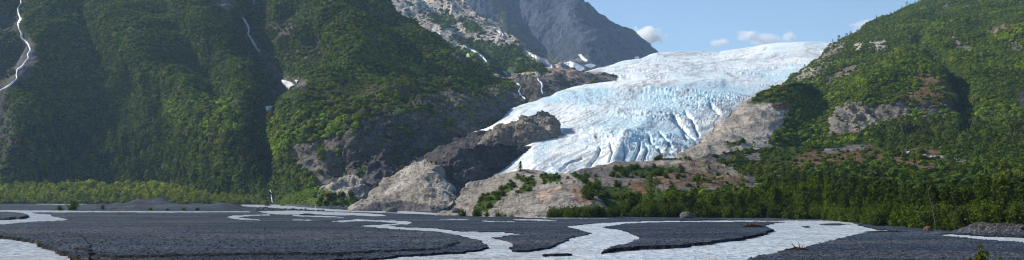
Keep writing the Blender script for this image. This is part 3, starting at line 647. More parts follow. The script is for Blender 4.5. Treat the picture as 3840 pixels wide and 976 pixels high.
# dark gravel mounds on the far left flat, and the bouldery creek bank
for cx, cy, wx, hm in [(560, 781, 62, 2.6), (500, 783, 40, 1.6), (660, 784, 46, 1.3), (740, 783, 50, 1.5), (830, 785, 50, 1.7), (380, 783, 40, 1.5), (440, 782, 30, 1.4), (610, 780, 30, 1.8), (880, 781, 30, 1.1)]:
    ht = ht + hm * 1.65 * np.exp(-((GX - cx) / wx) ** 2 - ((GY - cy) / 4.2) ** 2)
for pts, hm in [([(1000, 770), (1080, 771), (1200, 778), (1300, 784)], .9), ([(2400, 823), (2900, 824)], .25)]:
    ht = ht + hm * np.exp(-(np.abs(linedist(GX, (GY) * 6, [(a, b * 6) for a, b in pts])) / 22) ** 2)
# right bank bluff under the forest
bluff = np.clip((np.interp(GX, [3480, 3560, 3640, 3840, 5000], [858, 870, 879, 887, 930]) - GY) / 1.5, 0, 1) * np.clip((GX - 3570) / 90, 0, 1)
rocky = fbm(wn / 1.2, 4, 206); ht = ht + bluff * (1.25 + .3 * rocky)
micro = fbm(wn / 2.2, 3, 207) * .035 + fbm(wn / .45, 3, 208) * .04
lf = np.clip(land_s * 2.2 - .6, 0, 1)
PG[..., 2] = lf * ht + (1 - lf) * (-.45) + micro * np.clip(land_s, 0, 1) * np.clip(160 / GD, 0, 1) + fbm(wn / 30, 3, 209) * .05 * lf
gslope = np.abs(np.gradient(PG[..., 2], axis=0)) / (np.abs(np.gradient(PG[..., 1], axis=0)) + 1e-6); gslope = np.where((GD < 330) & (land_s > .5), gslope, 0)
base_c = np.array((.026, .036, .054))
gcol = np.ones(PG.shape) * base_c
gn = fbm(wn / (9, 9, 9), 4, 210)[..., None]
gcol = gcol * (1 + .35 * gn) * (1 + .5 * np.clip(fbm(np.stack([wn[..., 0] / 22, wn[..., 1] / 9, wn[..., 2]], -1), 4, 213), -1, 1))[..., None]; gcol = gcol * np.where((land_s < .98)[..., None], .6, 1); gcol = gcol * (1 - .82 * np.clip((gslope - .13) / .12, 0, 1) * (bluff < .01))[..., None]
silt = np.clip((fbm(np.stack([wn[..., 0] / 30 + 9, wn[..., 1] / 11, wn[..., 2]], -1), 4, 215) - .16) * 5, 0, .32)[..., None]; gcol = gcol * (1 - silt) + np.array((.080, .084, .088)) * silt
tan = np.clip(np.exp(-((GY - 768) / 9) ** 2) * np.clip((GX - 980) / 120, 0, 1), 0, 1)[..., None]; gcol = gcol * (1 - tan) + np.array((.11, .105, .10)) * tan
gcol = gcol * (1 - bluff[..., None]) + (np.array((.040, .037, .036)) * (1 + .6 * rocky[..., None])) * bluff[..., None]
for pz in ([(160, 781), (260, 781), (300, 789), (150, 789)], [(420, 780), (900, 785), (900, 790), (300, 789)]):
    k = (inpoly(jx, jy, pz) & (fbm(wn / 4, 3, 211) > .45))[..., None]; gcol = np.where(k, np.array((.075, .06, .03)), gcol)
m, nt, out = nodes_of('river_gravel')
tc = nt.nodes.new('ShaderNodeTexCoord'); a_ = nt.nodes.new('ShaderNodeAttribute'); a_.attribute_name = 'albedo'
vo = N(nt, 'ShaderNodeTexVoronoi', Scale=5.0); nt.links.new(tc.outputs['Object'], vo.inputs['Vector'])
vo2 = N(nt, 'ShaderNodeTexVoronoi', Scale=1.7); nt.links.new(tc.outputs['Object'], vo2.inputs['Vector'])
n1 = noise(nt, tc.outputs['Object'], .35, 6, .7)
sep = nt.nodes.new('ShaderNodeSeparateColor'); nt.links.new(vo.outputs['Color'], sep.inputs[0])
c = mix(nt, a_.outputs['Color'], ramp(nt, sep.outputs[0], [(.1, .45), (.6, 1.0), (.97, 2.6)]), mode='MULTIPLY')
c = mix(nt, c, ramp(nt, n1, [(.3, .7), (.7, 1.3)]), mode='MULTIPLY')
p = N(nt, 'ShaderNodeBsdfPrincipled', Roughness=1.0); p.inputs['Specular IOR Level'].default_value = .06
nt.links.new(c, p.inputs['Base Color'])
b = N(nt, 'ShaderNodeBump', Strength=.8, Distance=.07); nt.links.new(vo.outputs['Distance'], b.inputs['Height'])
b2 = N(nt, 'ShaderNodeBump', Strength=.5, Distance=.16); nt.links.new(vo2.outputs['Distance'], b2.inputs['Height']); nt.links.new(b2.outputs[0], b.inputs['Normal'])
nt.links.new(b.outputs[0], p.inputs['Normal']); nt.links.new(p.outputs[0], out.inputs[0])
GRAVEL = m
gf = grid_faces(*GX.shape)
me = mesh_np('ground', PG.reshape(-1, 3), gf, True, col=np.clip(gcol, .01, 1))
ground = link('ground', me, GRAVEL); tag(ground, 'dark grey river gravel flat cut by shallow channels', 'gravel flat', None, 'structure')

def ground_z(x, y):
    """height of the gravel at a point (nearest grid vertex)"""
    py_ = HY + CH * F / np.maximum(y, 3); px_ = W / 2 + x / np.maximum(y, 3) * F
    r = np.clip(np.searchsorted(rowsy, py_), 0, len(rowsy) - 1); c_ = np.clip(np.searchsorted(gx, px_), 0, len(gx) - 1)
    return PG[r, c_, 2], land_s[r, c_]

m, nt, out = nodes_of('silty_water')
tc = nt.nodes.new('ShaderNodeTexCoord')
mp = nt.nodes.new('ShaderNodeMapping'); mp.inputs['Scale'].default_value = (.8, .45, 1); mp.inputs['Rotation'].default_value = (0, 0, .15); nt.links.new(tc.outputs['Object'], mp.inputs[0])
n1 = noise(nt, mp.outputs[0], 1.6, 5, .65, .6); n2 = noise(nt, mp.outputs[0], .22, 4, .6); n3 = noise(nt, mp.outputs[0], 5.5, 3, .6)
c = mix(nt, (.30, .35, .40), (.67, .71, .76), ramp(nt, n1, [(.36, 0.), (.62, 1.)]))
c = mix(nt, c, ramp(nt, n2, [(.3, .78), (.7, 1.15)]), mode='MULTIPLY')
p = N(nt, 'ShaderNodeBsdfPrincipled', Roughness=.22); p.inputs['IOR'].default_value = 1.33
nt.links.new(c, p.inputs['Base Color'])
b = N(nt, 'ShaderNodeBump', Strength=1.0, Distance=.5); nt.links.new(n1, b.inputs['Height'])
b3 = N(nt, 'ShaderNodeBump', Strength=.7, Distance=.06); nt.links.new(n3, b3.inputs['Height']); nt.links.new(b.outputs[0], b3.inputs['Normal'])
nt.links.new(b3.outputs[0], p.inputs['Normal']); nt.links.new(p.outputs[0], out.inputs[0])
wv = np.array([(-2500, 8, 0), (2500, 8, 0), (2500, 1500, 0), (-2500, 1500, 0)], float)
wx_, wy_ = np.meshgrid(np.linspace(-2500, 2500, 30), np.linspace(8, 1500, 20))
water = link('water', mesh_np('water', np.stack([wx_, wy_, wx_ * 0 - .02], -1).reshape(-1, 3), grid_faces(20, 30)), m)
tag(water, 'pale silty meltwater braiding across the gravel', 'river', None, 'structure')

# ------------------------------------------------------------------ loose stones on the flat (uncountable)
def bluff_at(x, y):
    r_ = np.clip(np.searchsorted(rowsy, HY + CH * F / y), 0, len(rowsy) - 1); c_ = np.clip(np.searchsorted(gx, W / 2 + x / y * F), 0, len(gx) - 1); return bluff[r_, c_]
def unit(v): return v / (np.linalg.norm(v, axis=-1, keepdims=True) + 1e-9)
def cube_sphere(n=2):
    t = np.linspace(-1, 1, n + 1); qs = []
    for ax in range(3):
        for s in (-1, 1):
            for i in range(n):
                for j in range(n):
                    c4 = []
                    for (u, v) in ((t[i], t[j]), (t[i + 1], t[j]), (t[i + 1], t[j + 1]), (t[i], t[j + 1])):
                        p3 = [0, 0, 0]; p3[ax] = s; p3[(ax + 1) % 3] = u; p3[(ax + 2) % 3] = v; c4.append(p3)
                    qs.append(c4 if s > 0 else c4[::-1])
    return unit(np.array(qs, float))

def instance_soup(base, pos, scale, rz, tint):
    """copies of one quad soup (nq,4,3) -> merged quads and face colours; base may be (nq,4,3), scale (k,3)"""
    c, s = np.cos(rz), np.sin(rz); k = len(pos)
    B_ = base[None] * scale[:, None, None, :]
    X = B_[..., 0] * c[:, None, None] - B_[..., 1] * s[:, None, None]; Y = B_[..., 0] * s[:, None, None] + B_[..., 1] * c[:, None, None]
    Q = np.stack([X, Y, B_[..., 2]], -1) + pos[:, None, None, :]
    return Q.reshape(-1, 4, 3), np.repeat(tint, len(base), 0)

def stone_base(seed):
    q = cube_sphere(2); return q * (1 + .35 * vnoise(q * 1.7, seed)[..., None])

def stones(name, n, region, smin, smax, tint, label, minland=.97, power=3.0, sink=.3):
    (x0, x1, y0, y1) = region
    pxs = RNG.uniform(x0, x1, n); pys = RNG.uniform(y0, y1, n)
    d = CH * F / (pys - HY); P = at(pxs, pys, d); z, l = ground_z(P[:, 0], P[:, 1]); ok = (l > minland) & ((bluff_at(P[:, 0], P[:, 1]) < .05) | (n < 2000))
    P = P[ok]; z = z[ok]; d = d[ok]; P[:, 2] = z
    sz = smin + (smax - smin) * RNG.random(len(P)) ** power
    QQ, CC = [], []
    for v in range(4):
        k = np.arange(len(P)) % 4 == v
        sc_ = np.stack([sz[k] * RNG.uniform(.8, 1.4, k.sum()), sz[k] * RNG.uniform(.7, 1.1, k.sum()), sz[k] * RNG.uniform(.4, .8, k.sum())], -1) * .5
        pp = P[k].copy(); pp[:, 2] += sc_[:, 2] * (1 - 2 * sink)
        tt = np.array(tint) * (RNG.uniform(.45, 1.5, (k.sum(), 1)) + 1.9 * (RNG.random((k.sum(), 1)) > .93))
        a1, a2 = instance_soup(stone_base(300 + v), pp, sc_, RNG.uniform(0, 6.28, k.sum()), tt); QQ.append(a1); CC.append(a2)
    o = link(name, soup_mesh(name, np.concatenate(QQ), np.clip(np.concatenate(CC), 0, .7)), STONE); tag(o, label, 'stones', None, 'stuff'); return o
STONE = mat_terrain('stone', .2, .8, .6, .75, 1.25)
stones('gravel', 26000, (-150, 3990, 800, 1000), .05, .19, (.049, .063, .088), 'loose grey cobbles scattered over the gravel bars', .5)
stones('gravel', 2600, (960, 1700, 766, 792), .5, 1.5, (.12, .118, .12), 'coarse grey boulders along the far creek bank', .9, 2)
stones('gravel', 260, (3600, 3990, 878, 892), .12, .5, (.045, .045, .048), 'stones lying at the foot of the right cut bank', .9, 2)

# ------------------------------------------------------------------ foliage shapes (quad soups, unit size)
def leaf_quads(cent, size, out_dir, rng, flat=.5, droop=0):
    """one leaf-spray quad at each centre, loosely facing outwards/upwards"""
    n = len(cent)
    nr = unit(out_dir * flat + rng.normal(size=(n, 3)) * .6 + np.array((0, 0, .35)))
    t = unit(np.cross(nr, rng.normal(size=(n, 3)))); b = np.cross(nr, t)
    s = (size * rng.uniform(.6, 1.35, n))[:, None]
    a = rng.uniform(.45, .8, n)[:, None]
    q = np.stack([cent - t * s, cent - b * s * a, cent + t * s, cent + b * s * a], 1)
    q[:, 0, 2] -= droop * size; q[:, 2, 2] -= droop * size
    return q

def shrub_base(seed, nl=46, core=True, size=.26):
    r = np.random.default_rng(seed); qs = []
    if core:
        q = cube_sphere(3); q = q * (.86 + .42 * vnoise(q * 2.1, seed)[..., None] + .2 * vnoise(q * 4.7, seed + 1)[..., None])
        q[..., 2] = q[..., 2] * .72 + .45; q = q[q[..., 2].mean(1) > .05]; qs.append(q * (.92, .92, 1))
    v = unit(r.normal(size=(nl, 3))); v[:, 2] = np.abs(v[:, 2])
    c = v * r.uniform(.8, 1.12, nl)[:, None]; c[:, 2] = c[:, 2] * .8 + .3
    qs.append(leaf_quads(c, size, v, r, .8)); return np.concatenate(qs)

def poplar_far(seed, nl=60):
    r = np.random.default_rng(seed); t = r.uniform(.06, 1, nl) ** .8
    rad = .21 * np.sin(np.clip(t * .9 + .12, 0, 1) * 3.0) ** .8 * r.uniform(.6, 1.2, nl) + .015
    ph = r.uniform(0, 6.28, nl); c = np.stack([rad * np.cos(ph), rad * np.sin(ph), t], -1)
    o = np.stack([np.cos(ph), np.sin(ph), ph * 0 + .3], -1)
    return leaf_quads(c, .085, o, r, .8)

def spruce_far(seed, nl=64):
    r = np.random.default_rng(seed); t = r.uniform(.04, 1, nl)
    lay = np.round(t * 9) / 9; rad = .19 * (1 - lay) ** .9 * r.uniform(.35, 1.05, nl) + .012
    ph = r.uniform(0, 6.28, nl); c = np.stack([rad * np.cos(ph), rad * np.sin(ph), t - rad * .25], -1)
    o = np.stack([np.cos(ph), np.sin(ph), ph * 0 + .7], -1)
    return leaf_quads(c, .065, o, r, .9, .35)

SHRUBS = [shrub_base(400 + i) for i in range(6)]; POPF = [poplar_far(420 + i) for i in range(5)]; SPRF = [spruce_far(440 + i) for i in range(4)]
GREENS = np.array([(.044, .086, .009), (.062, .108, .010), (.080, .125, .011), (.046, .078, .014), (.088, .112, .012)])
LEAFM = mat_leaf('far_leaves', None, trans=.28)

class Stuff:
    def __init__(s): s.q, s.c = [], []
    def add(s, bases, pos, scale, tint):
        k = len(pos)
        if k == 0: return
        ids = RNG.integers(0, len(bases), k)
        for v in range(len(bases)):
            m_ = ids == v
            if not m_.any(): continue
            a1, a2 = instance_soup(bases[v], pos[m_], scale[m_], RNG.uniform(0, 6.28, m_.sum()), tint[m_]); s.q.append(a1.astype(np.float32)); s.c.append(a2.astype(np.float32))
    def build(s, name, label, cat):
        Q = np.concatenate(s.q); C_ = np.concatenate(s.c); C_ = C_ * np.random.default_rng(5).uniform(.7, 1.3, (len(C_), 1))
        o = link(name, soup_mesh(name, Q, C_), LEAFM); tag(o, label, cat, None, 'stuff'); print(name, len(Q), 'quads'); return o

def scatter(m, size, over=1.5, where=None, minveg=.03, densf=None):
    """random points on a mass, as dense as its vegetation; size in metres (clump radius)"""
    r1 = m.nfront; P = m.P[1:r1]; X, Y, V = m.PX[1:r1], m.PY[1:r1], m.veg[1:r1]
    c = (P[:-1, :-1] + P[1:, 1:]) / 2
    ax, ay, bx_, by_ = X[:-1, 1:] - X[:-1, :-1], Y[:-1, 1:] - Y[:-1, :-1], X[1:, :-1] - X[:-1, :-1], Y[1:, :-1] - Y[:-1, :-1]
    area = np.clip(np.abs(ax * by_ - ay * bx_), 0, 60)
    e1 = P[:-1, 1:] - P[:-1, :-1]; e2 = P[1:, :-1] - P[:-1, :-1]; wa = np.linalg.norm(np.cross(e1, e2), axis=-1) * (F / c[..., 1]) ** 2
    area = np.maximum(area, np.clip(wa, 0, 120) * .3)
    d = c[..., 1]; R = size * F / d
    dens = np.where(V > minveg, V, 0)[:-1, :-1] * area / (R * R * 2.2) * over
    vis = (X[:-1, :-1] > -260) & (X[:-1, :-1] < W + 260) & (Y[:-1, :-1] > -160)
    dens = dens * vis
    if where is not None: dens = dens * where(X[:-1, :-1], Y[:-1, :-1], c)
    n = RNG.poisson(np.clip(dens, 0, 6))
    idx = np.repeat(np.arange(n.size), n.ravel()); i, j = np.unravel_index(idx, n.shape)
    u, v = RNG.random(len(i))[:, None], RNG.random(len(i))[:, None]
    pos = (P[i, j] * (1 - u) + P[i, j + 1] * u) * (1 - v) + (P[i + 1, j] * (1 - u) + P[i + 1, j + 1] * u) * v
    return pos, X[i, j], Y[i, j]

def tints(k, pal=GREENS, yel=0.0, dark=1.0, pos=None):
    t = pal[RNG.integers(0, len(pal), k)] * RNG.uniform(.7, 1.3, (k, 1)) * dark
    if pos is not None: t = t * (1 + .6 * fbm(pos / 55, 4, 77)[:, None] + .25 * fbm(pos / 14, 2, 78)[:, None])
    odd = RNG.random(k) < .006 + yel * .5; t[odd] = np.array((.12, .10, .02)) * RNG.uniform(.6, 1.2, (odd.sum(), 1))
    return np.clip(t, .004, .3)

shr = Stuff()
for key, size, over in (('left', 2.1, 2.1), ('slope', 3.2, 1.8), ('right', 1.7, 1.7), ('terrace', 1.4, .95), ('cliff', 1.9, 1.3), ('slab_low', 1.2, 1.0), ('slab', 1.2, 1.0), ('small_knob', 1.3, 1.2), ('knob', 1.0, 1.0), ('meadow', .95, 1.8), ('outcrop', .7, 1.2), ('moraine', 1.0, .4)):
    m = MASSES[key]; pos, X, Y = scatter(m, size, over, (lambda x, y, c: (c[..., 1] > 250)) if key == 'terrace' else None)
    k = len(pos); sc = size * RNG.uniform(.55, 1.35, k); sc3 = np.stack([sc * RNG.uniform(.8, 1.2, k), sc * RNG.uniform(.8, 1.2, k), sc * RNG.uniform(.7, 1.25, k)], -1)
    sc3 = sc3 * np.clip(1 + .9 * fbm(pos / 45, 3, 79), .55, 1.7)[:, None]
    pos[:, 2] -= sc * .15
    tt = tints(k, dark=1.0, yel=.02, pos=pos)
    if key == 'left': tt = tt * (1.5, 1.35, 1.1)
    if key in ('right', 'cliff'): tt = tt * (1.75, 1.6, 1.2)
    if key == 'meadow': tt = tints(k, np.array([(.18, .27, .020), (.15, .24, .018), (.19, .27, .024)]), pos=pos)
    if key in ('outcrop', 'small_knob', 'slab', 'knob'): tt = tint_ = tints(k, np.array([(.06, .09, .018), (.075, .10, .02)]), yel=.05)
    sun_patch = np.zeros(k)
    if key == 'left':   # sunlit patches painted in as lighter shrub tints
        for pz in ([(560, 360), (640, 370), (720, 430), (800, 480), (760, 520), (660, 470), (590, 420)], [(980, 430), (1080, 400), (1150, 420), (1200, 470), (1340, 450), (1360, 480), (1200, 540), (1090, 560), (1060, 610), (1000, 560), (985, 480)], [(700, 380), (850, 380), (940, 470), (900, 520), (740, 450)]):
            sun_patch = np.maximum(sun_patch, inpoly(X + RNG.normal(size=k) * 18, Y + RNG.normal(size=k) * 14, pz) * 1.0)
        tt = tt * (1 + .8 * sun_patch[:, None])
    shr.add(SHRUBS, pos, sc3, tt)
shr.build('shrubbery', 'dense green alder thicket covering the mountainsides', 'shrubs')

far = Stuff()
# conifers and cottonwoods on the lower left mountainside, darker upward
pos, X, Y = scatter(MASSES['left'], 2.6, .55, lambda x, y, c: np.clip((y - 430 - 60 * fbm(c / 120, 3, 91)) / 120, 0, 1) * (x < 1030) * np.clip((x - 20) / 120, 0, 1))
k = len(pos); hh = RNG.uniform(8, 15, k); sc3 = np.stack([hh * 1.15, hh * 1.15, hh], -1)
sp = RNG.random(k) < .55
far.add(SPRF, pos[sp], sc3[sp], tints(sp.sum(), np.array([(.02, .036, .014), (.026, .044, .016)])))
far.add(POPF, pos[~sp], sc3[~sp], tints((~sp).sum(), GREENS, .03))
# scattered spruces over the right mountain and its upper slopes
pos, X, Y = scatter(MASSES['right'], 2.6, .24, lambda x, y, c: .25 + .9 * np.clip(fbm(c / 70, 3, 92) * 2, 0, 1))
k = len(pos); hh = RNG.uniform(4.5, 10, k); sc3 = np.stack([hh * 1.1, hh * 1.1, hh], -1); sp = RNG.random(k) < .6
far.add(SPRF, pos[sp], sc3[sp], tints(sp.sum(), np.array([(.040, .074, .014), (.055, .092, .016), (.07, .105, .02)])))
far.add(POPF, pos[~sp], sc3[~sp], tints((~sp).sum(), GREENS))
# light strip of young trees along the top of the right terrace
pos, X, Y = scatter(MASSES['right'], 2.0, .8, lambda x, y, c: ((x > 3330) & (y > 475)) * 1.0)
k = len(pos); hh = RNG.uniform(6, 10, k); far.add(POPF, pos, np.stack([hh * 1.2, hh * 1.2, hh], -1), tints(k, np.array([(.075, .105, .028), (.06, .09, .022), (.085, .105, .03)])))
pos, X, Y = scatter(MASSES['terrace'], 1.9, .5, lambda x, y, c: (x > 3280) * np.clip((580 - y) / 40, 0, 1))
k = len(pos); hh = RNG.uniform(4, 8, k); far.add(POPF, pos, np.stack([hh * 1.2, hh * 1.2, hh], -1), tints(k, np.array([(.075, .105, .028), (.06, .09, .022), (.085, .105, .03)])))
# the young cottonwoods of the far left river edge: lower tiers as one far wood
n = 1700; pxs = RNG.uniform(-250, 960, n); t = RNG.random(n)
d = np.interp(pxs, [-250, 0, 700, 960], [1060, 1010, 930, 850]) + 110 * t - 10
P = at(pxs, 0 * pxs + 760, d); P[:, 2] = 0.2 + t * 6
hh = RNG.uniform(7, 19, n) * np.interp(pxs, [-250, 600, 850, 960], [1.05, .95, .6, .45]) * (.6 + .55 * t)
far.add(POPF, P, np.stack([hh * 1.25, hh * 1.25, hh], -1), tints(n, np.array([(.18, .25, .024), (.20, .26, .026), (.12, .18, .018), (.22, .235, .028)]), .03))
n = 900; pxs = RNG.uniform(-250, 1000, n); d = np.interp(pxs, [-250, 0, 700, 1000], [1020, 975, 900, 800]) + RNG.uniform(0, 40, n); P = at(pxs, 0 * pxs + 760, d); P[:, 2] = .1
sc = RNG.uniform(1.8, 4.2, n); far.add(SHRUBS, P, np.stack([sc, sc, sc * .9], -1), tints(n, np.array([(.10, .13, .02), (.14, .16, .024), (.07, .10, .018)]), .03))
# trees filling the middle of the right terrace behind the bank stand
pos, X, Y = scatter(MASSES['terrace'], 1.7, .42, lambda x, y, c: (c[..., 1] > 255) * np.clip(.35 + 1.5 * fbm(c / 40, 3, 94), .1, 1) * np.where((y < 665) & (x > 2930) & (x < 3640), .25, 1))
k = len(pos); hh = RNG.uniform(3, 6.5, k); sp = RNG.random(k) < .25
far.add(POPF, pos[~sp], np.stack([hh * 1.3, hh * 1.3, hh], -1)[~sp], tints((~sp).sum(), GREENS)); far.add(SPRF, pos[sp], np.stack([hh * 1.2, hh * 1.2, hh], -1)[sp], tints(sp.sum(), GREENS * .8))
far.build('forest', 'distant mixed wood of spruce and young cottonwood on the slopes', 'wood')

# ------------------------------------------------------------------ single trees near the river: trunk + crown
BARK = mat_plain('bark', (.16, .14, .12), .9, 4, .5, .5)
LEAF_A = mat_leaf('cottonwood_leaves', (.064, .112, .012), .5, .4); LEAF_B = mat_leaf('alder_leaves', (.052, .094, .011), .45, .3); LEAF_S = mat_leaf('spruce_needles', (.026, .045, .014), .35, .12); LEAF_Y = mat_leaf('willow_leaves', (.085, .10, .02), .3, .35)

def tube(pts, rad, sides=6):
    pts = np.asarray(pts, float); V, Fc = [], []
    for i, p3 in enumerate(pts):
        a = unit(pts[min(i + 1, len(pts) - 1)] - pts[max(i - 1, 0)]); u = unit(np.cross(a, (.3, .9, .12))); v = np.cross(a, u)
        for k in range(sides):
            t = 2 * math.pi * k / sides; V.append(p3 + (u * math.cos(t) + v * math.sin(t)) * rad[i])
    for i in range(len(pts) - 1):
        for k in range(sides):
            a0 = i * sides + k; a1 = i * sides + (k + 1) % sides; Fc.append((a0, a1, a1 + sides, a0 + sides))
    return np.array(V), np.array(Fc)

def join(parts):
    V, Fc, o = [], [], 0
    for v, f in parts: V.append(v); Fc.append(f + o); o += len(v)
    return np.concatenate(V), np.concatenate(Fc)

def tree_kind(kind, seed):
    """meshes of trunk (with limbs) and crown for a tree 1 m tall"""
    r = np.random.default_rng(seed); parts, cs, outs = [], [], []
    if kind == 'poplar':
        lean = r.normal(size=2) * .03; tr = [(lean[0] * t * t + .012 * math.sin(5 * t + seed), lean[1] * t * t, t * .97) for t in np.linspace(0, 1, 8)]
        parts.append(tube(tr, [.014 * (1 - .9 * t) for t in np.linspace(0, 1, 8)])); nb = 66; wid = r.uniform(.17, .25)
        for i in range(nb):
            t = .05 + .93 * (i + r.random()) / nb; ph = r.uniform(0, 6.28); L = wid * (math.sin(min(1, t * .86 + .16) * 3.0) ** .7) * r.uniform(.45, 1.25) + .02
            b0 = np.array([np.interp(t, np.linspace(0, 1, 8), [q[k] for q in tr]) for k in range(3)])
            dr = np.array((math.cos(ph), math.sin(ph), .75)); end = b0 + dr * L
            if i % 3 == 0: parts.append(tube([b0, (b0 + end) / 2 + (0, 0, -.01), end], [.004, .003, .001], 4))
            m_ = 15; s = r.uniform(.25, 1.1, m_)[:, None]; cs.append(b0 + (end - b0) * s + r.normal(size=(m_, 3)) * .022); outs.append(np.repeat(dr[None], m_, 0))
        size = .034; flat = .6
    elif kind == 'bush':
        nb = 46
        for i in range(nb):
            ph = r.uniform(0, 6.28); el = r.uniform(.25, 1.5); L = r.uniform(.6, 1.05) * (.75 if el < .6 else 1)
            dr = np.array((math.cos(ph) * math.cos(el) * .85, math.sin(ph) * math.cos(el) * .85, math.sin(el))); end = dr * L
            if i % 2 == 0: parts.append(tube([(0, 0, -.05), end * .5 + (0, 0, .06), end], [.016, .010, .003], 4))
            m_ = 20; s = r.uniform(.3, 1.05, m_)[:, None] ** .8; cs.append(end * s + r.normal(size=(m_, 3)) * .075); outs.append(np.repeat(dr[None], m_, 0))
        size = .062; flat = .6
    elif kind == 'spruce':
        tr = [(0, 0, t) for t in np.linspace(-.03, 1, 6)]; parts.append(tube(tr, [.017 * (1 - .92 * t) for t in np.linspace(0, 1, 6)])); nb = 90
        for i in range(nb):
            t = .05 + .93 * (i + r.random()) / nb; ph = i * 2.4 + r.normal() * .3; L = .20 * (1 - t) ** .85 * r.uniform(.7, 1.15) + .012
            b0 = np.array((0, 0, t)); dr = np.array((math.cos(ph), math.sin(ph), -.28)); end = b0 + dr * L
            if i % 4 == 0: parts.append(tube([b0, end], [.004, .001], 4))
            m_ = 11; s = np.linspace(.15, 1.05, m_)[:, None]; cs.append(b0 + (end - b0) * s + r.normal(size=(m_, 3)) * .012); outs.append(np.repeat(dr[None] * .6 + (0, 0, .8), m_, 0))
        size = .022; flat = 1.0
    c = np.concatenate(cs); o = np.concatenate(outs)
    crown = leaf_quads(c, size, o, r, flat, .25 if kind == 'spruce' else 0)
    tv, tf = join(parts)
    return mesh_np(kind + '_trunk', tv, tf, True), soup_mesh(kind + '_crown', crown)

LIB = {}
for kind, n, lm in (('poplar', 7, LEAF_A), ('bush', 6, LEAF_B), ('spruce', 4, LEAF_S)):
    LIB[kind] = []
    for i in range(n):
        a, b = tree_kind(kind, 500 + 31 * i + len(kind)); a.materials.append(BARK); b.materials.append(lm); LIB[kind].append((a, b))
LEAF_D = mat_leaf('shade_painted_leaves', (.036, .066, .009), .45, .3)  # cottonwood leaves again, with the right bank's shade put into the colour
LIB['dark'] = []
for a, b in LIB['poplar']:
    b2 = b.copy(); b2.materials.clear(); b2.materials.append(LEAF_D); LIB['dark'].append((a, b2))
YB = LIB['bush'][0][1].copy(); YB.materials.clear(); YB.materials.append(LEAF_Y)

NAMES = {'dark': ('cottonwood_tree', 'tree', 'trunk', 'crown'), 'poplar': ('cottonwood_tree', 'tree', 'trunk', 'crown'), 'bush': ('shrub', 'shrub', 'stem', 'foliage'), 'spruce': ('spruce_tree', 'tree', 'trunk', 'crown')}
def plant(kind, loc, height, label, group=None, wide=1.0, rz=None, var=None, crown=None):
    nm, cat, tn, cn = NAMES[kind]
    a, b = LIB[kind][RNG.integers(0, len(LIB[kind])) if var is None else var]
    o = bpy.data.objects.new(nm, None); COL.objects.link(o); o.empty_display_size = .2
    o.location = loc; o.rotation_euler = (0, 0, RNG.uniform(0, 6.28) if rz is None else rz); o.scale = (height * wide, height * wide, height)
    t = link(tn, a, None, o); c = link(cn, crown or b, None, o)
    tag(o, label, cat, group); return o

def on_surface(x, y):
    """highest terrain under a point"""
    best = ground_z(np.array([x]), np.array([y]))[0][0]
    for m in MASSES.values():
        if hasattr(m, 'bvh'):
            loc, *_ = m.bvh.ray_cast(Vector((x, y, 900)), Vector((0, 0, -1)))
            if loc is not None and loc.z > best: best = loc.z
    return best

def stand(kind, n, px_rng, dfun, hfun, label, group, wide=(.85, 1.25), sink=.15):
    for i in range(n):
        x = px_rng[0] + (px_rng[1] - px_rng[0]) * (i + RNG.random()) / n
        d0, d1 = dfun(x); d = RNG.uniform(d0, d1); X = (x - W / 2) / F * d
        z = on_surface(X, d); h0, h1 = hfun(x); plant(kind, (X, d, z - sink), RNG.uniform(h0, h1), label, group, RNG.uniform(*wide))

bank = lambda x: np.interp(x, [2150, 2900, 3100, 3160, 3300, 3480, 3650, 3840, 4100], [243, 224, 205, 190, 152, 140, 127, 119.5, 110])
stand('poplar', 120, (2330, 3130), lambda x: (bank(x) + 8, bank(x) + (32 if x < 2850 else 55)), lambda x: (2.8, 7.0) if x < 2850 else (3.6, 8.2), 'young green cottonwood in the stand between the brown bench and the river', 'cottonwoods along the middle bank')
stand('dark', 100, (3130, 4050), lambda x: (bank(x) + 7, bank(x) + 75), lambda x: (3.2, 7.2), 'cottonwood with shade-darkened leaves in the dense stand on the right river bank', 'cottonwoods of the right bank')
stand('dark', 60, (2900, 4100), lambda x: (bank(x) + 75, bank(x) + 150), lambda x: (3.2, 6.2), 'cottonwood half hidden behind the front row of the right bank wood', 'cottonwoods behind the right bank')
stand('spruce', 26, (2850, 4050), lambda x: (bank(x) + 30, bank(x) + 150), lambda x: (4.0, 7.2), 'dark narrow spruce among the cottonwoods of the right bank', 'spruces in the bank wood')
stand('bush', 95, (2330, 3140), lambda x: (bank(x) + 4, bank(x) + 16), lambda x: (2.0, 4.0), 'bushy dark green alder at the water edge below the middle cottonwoods', 'alders along the middle bank', (.7, 1.0))
stand('bush', 70, (3140, 3560), lambda x: (bank(x) + 4, bank(x) + 26), lambda x: (2.0, 3.8), 'bushy dark alder overhanging the river on the right bank', 'alders along the right bank', (.7, 1.0))
stand('bush', 75, (3540, 4050), lambda x: (bank(x) + 1.5, bank(x) + 14), lambda x: (1.4, 3.0), 'dark alder growing on top of the cut earth bank', 'alders above the cut bank', (.7, 1.0), 0)
stand('bush', 30, (2060, 2320), lambda x: (236, 246), lambda x: (2.4, 3.6), 'dark green alder in the low row at the foot of the tan outcrop', 'alders below the outcrop', (.7, .9))
stand('bush', 7, (1735, 1935), lambda x: (246, 254), lambda x: (1.4, 2.4), 'green shrub at the foot of the tan outcrop left end', 'shrubs at the outcrop foot', (.8, 1.0))
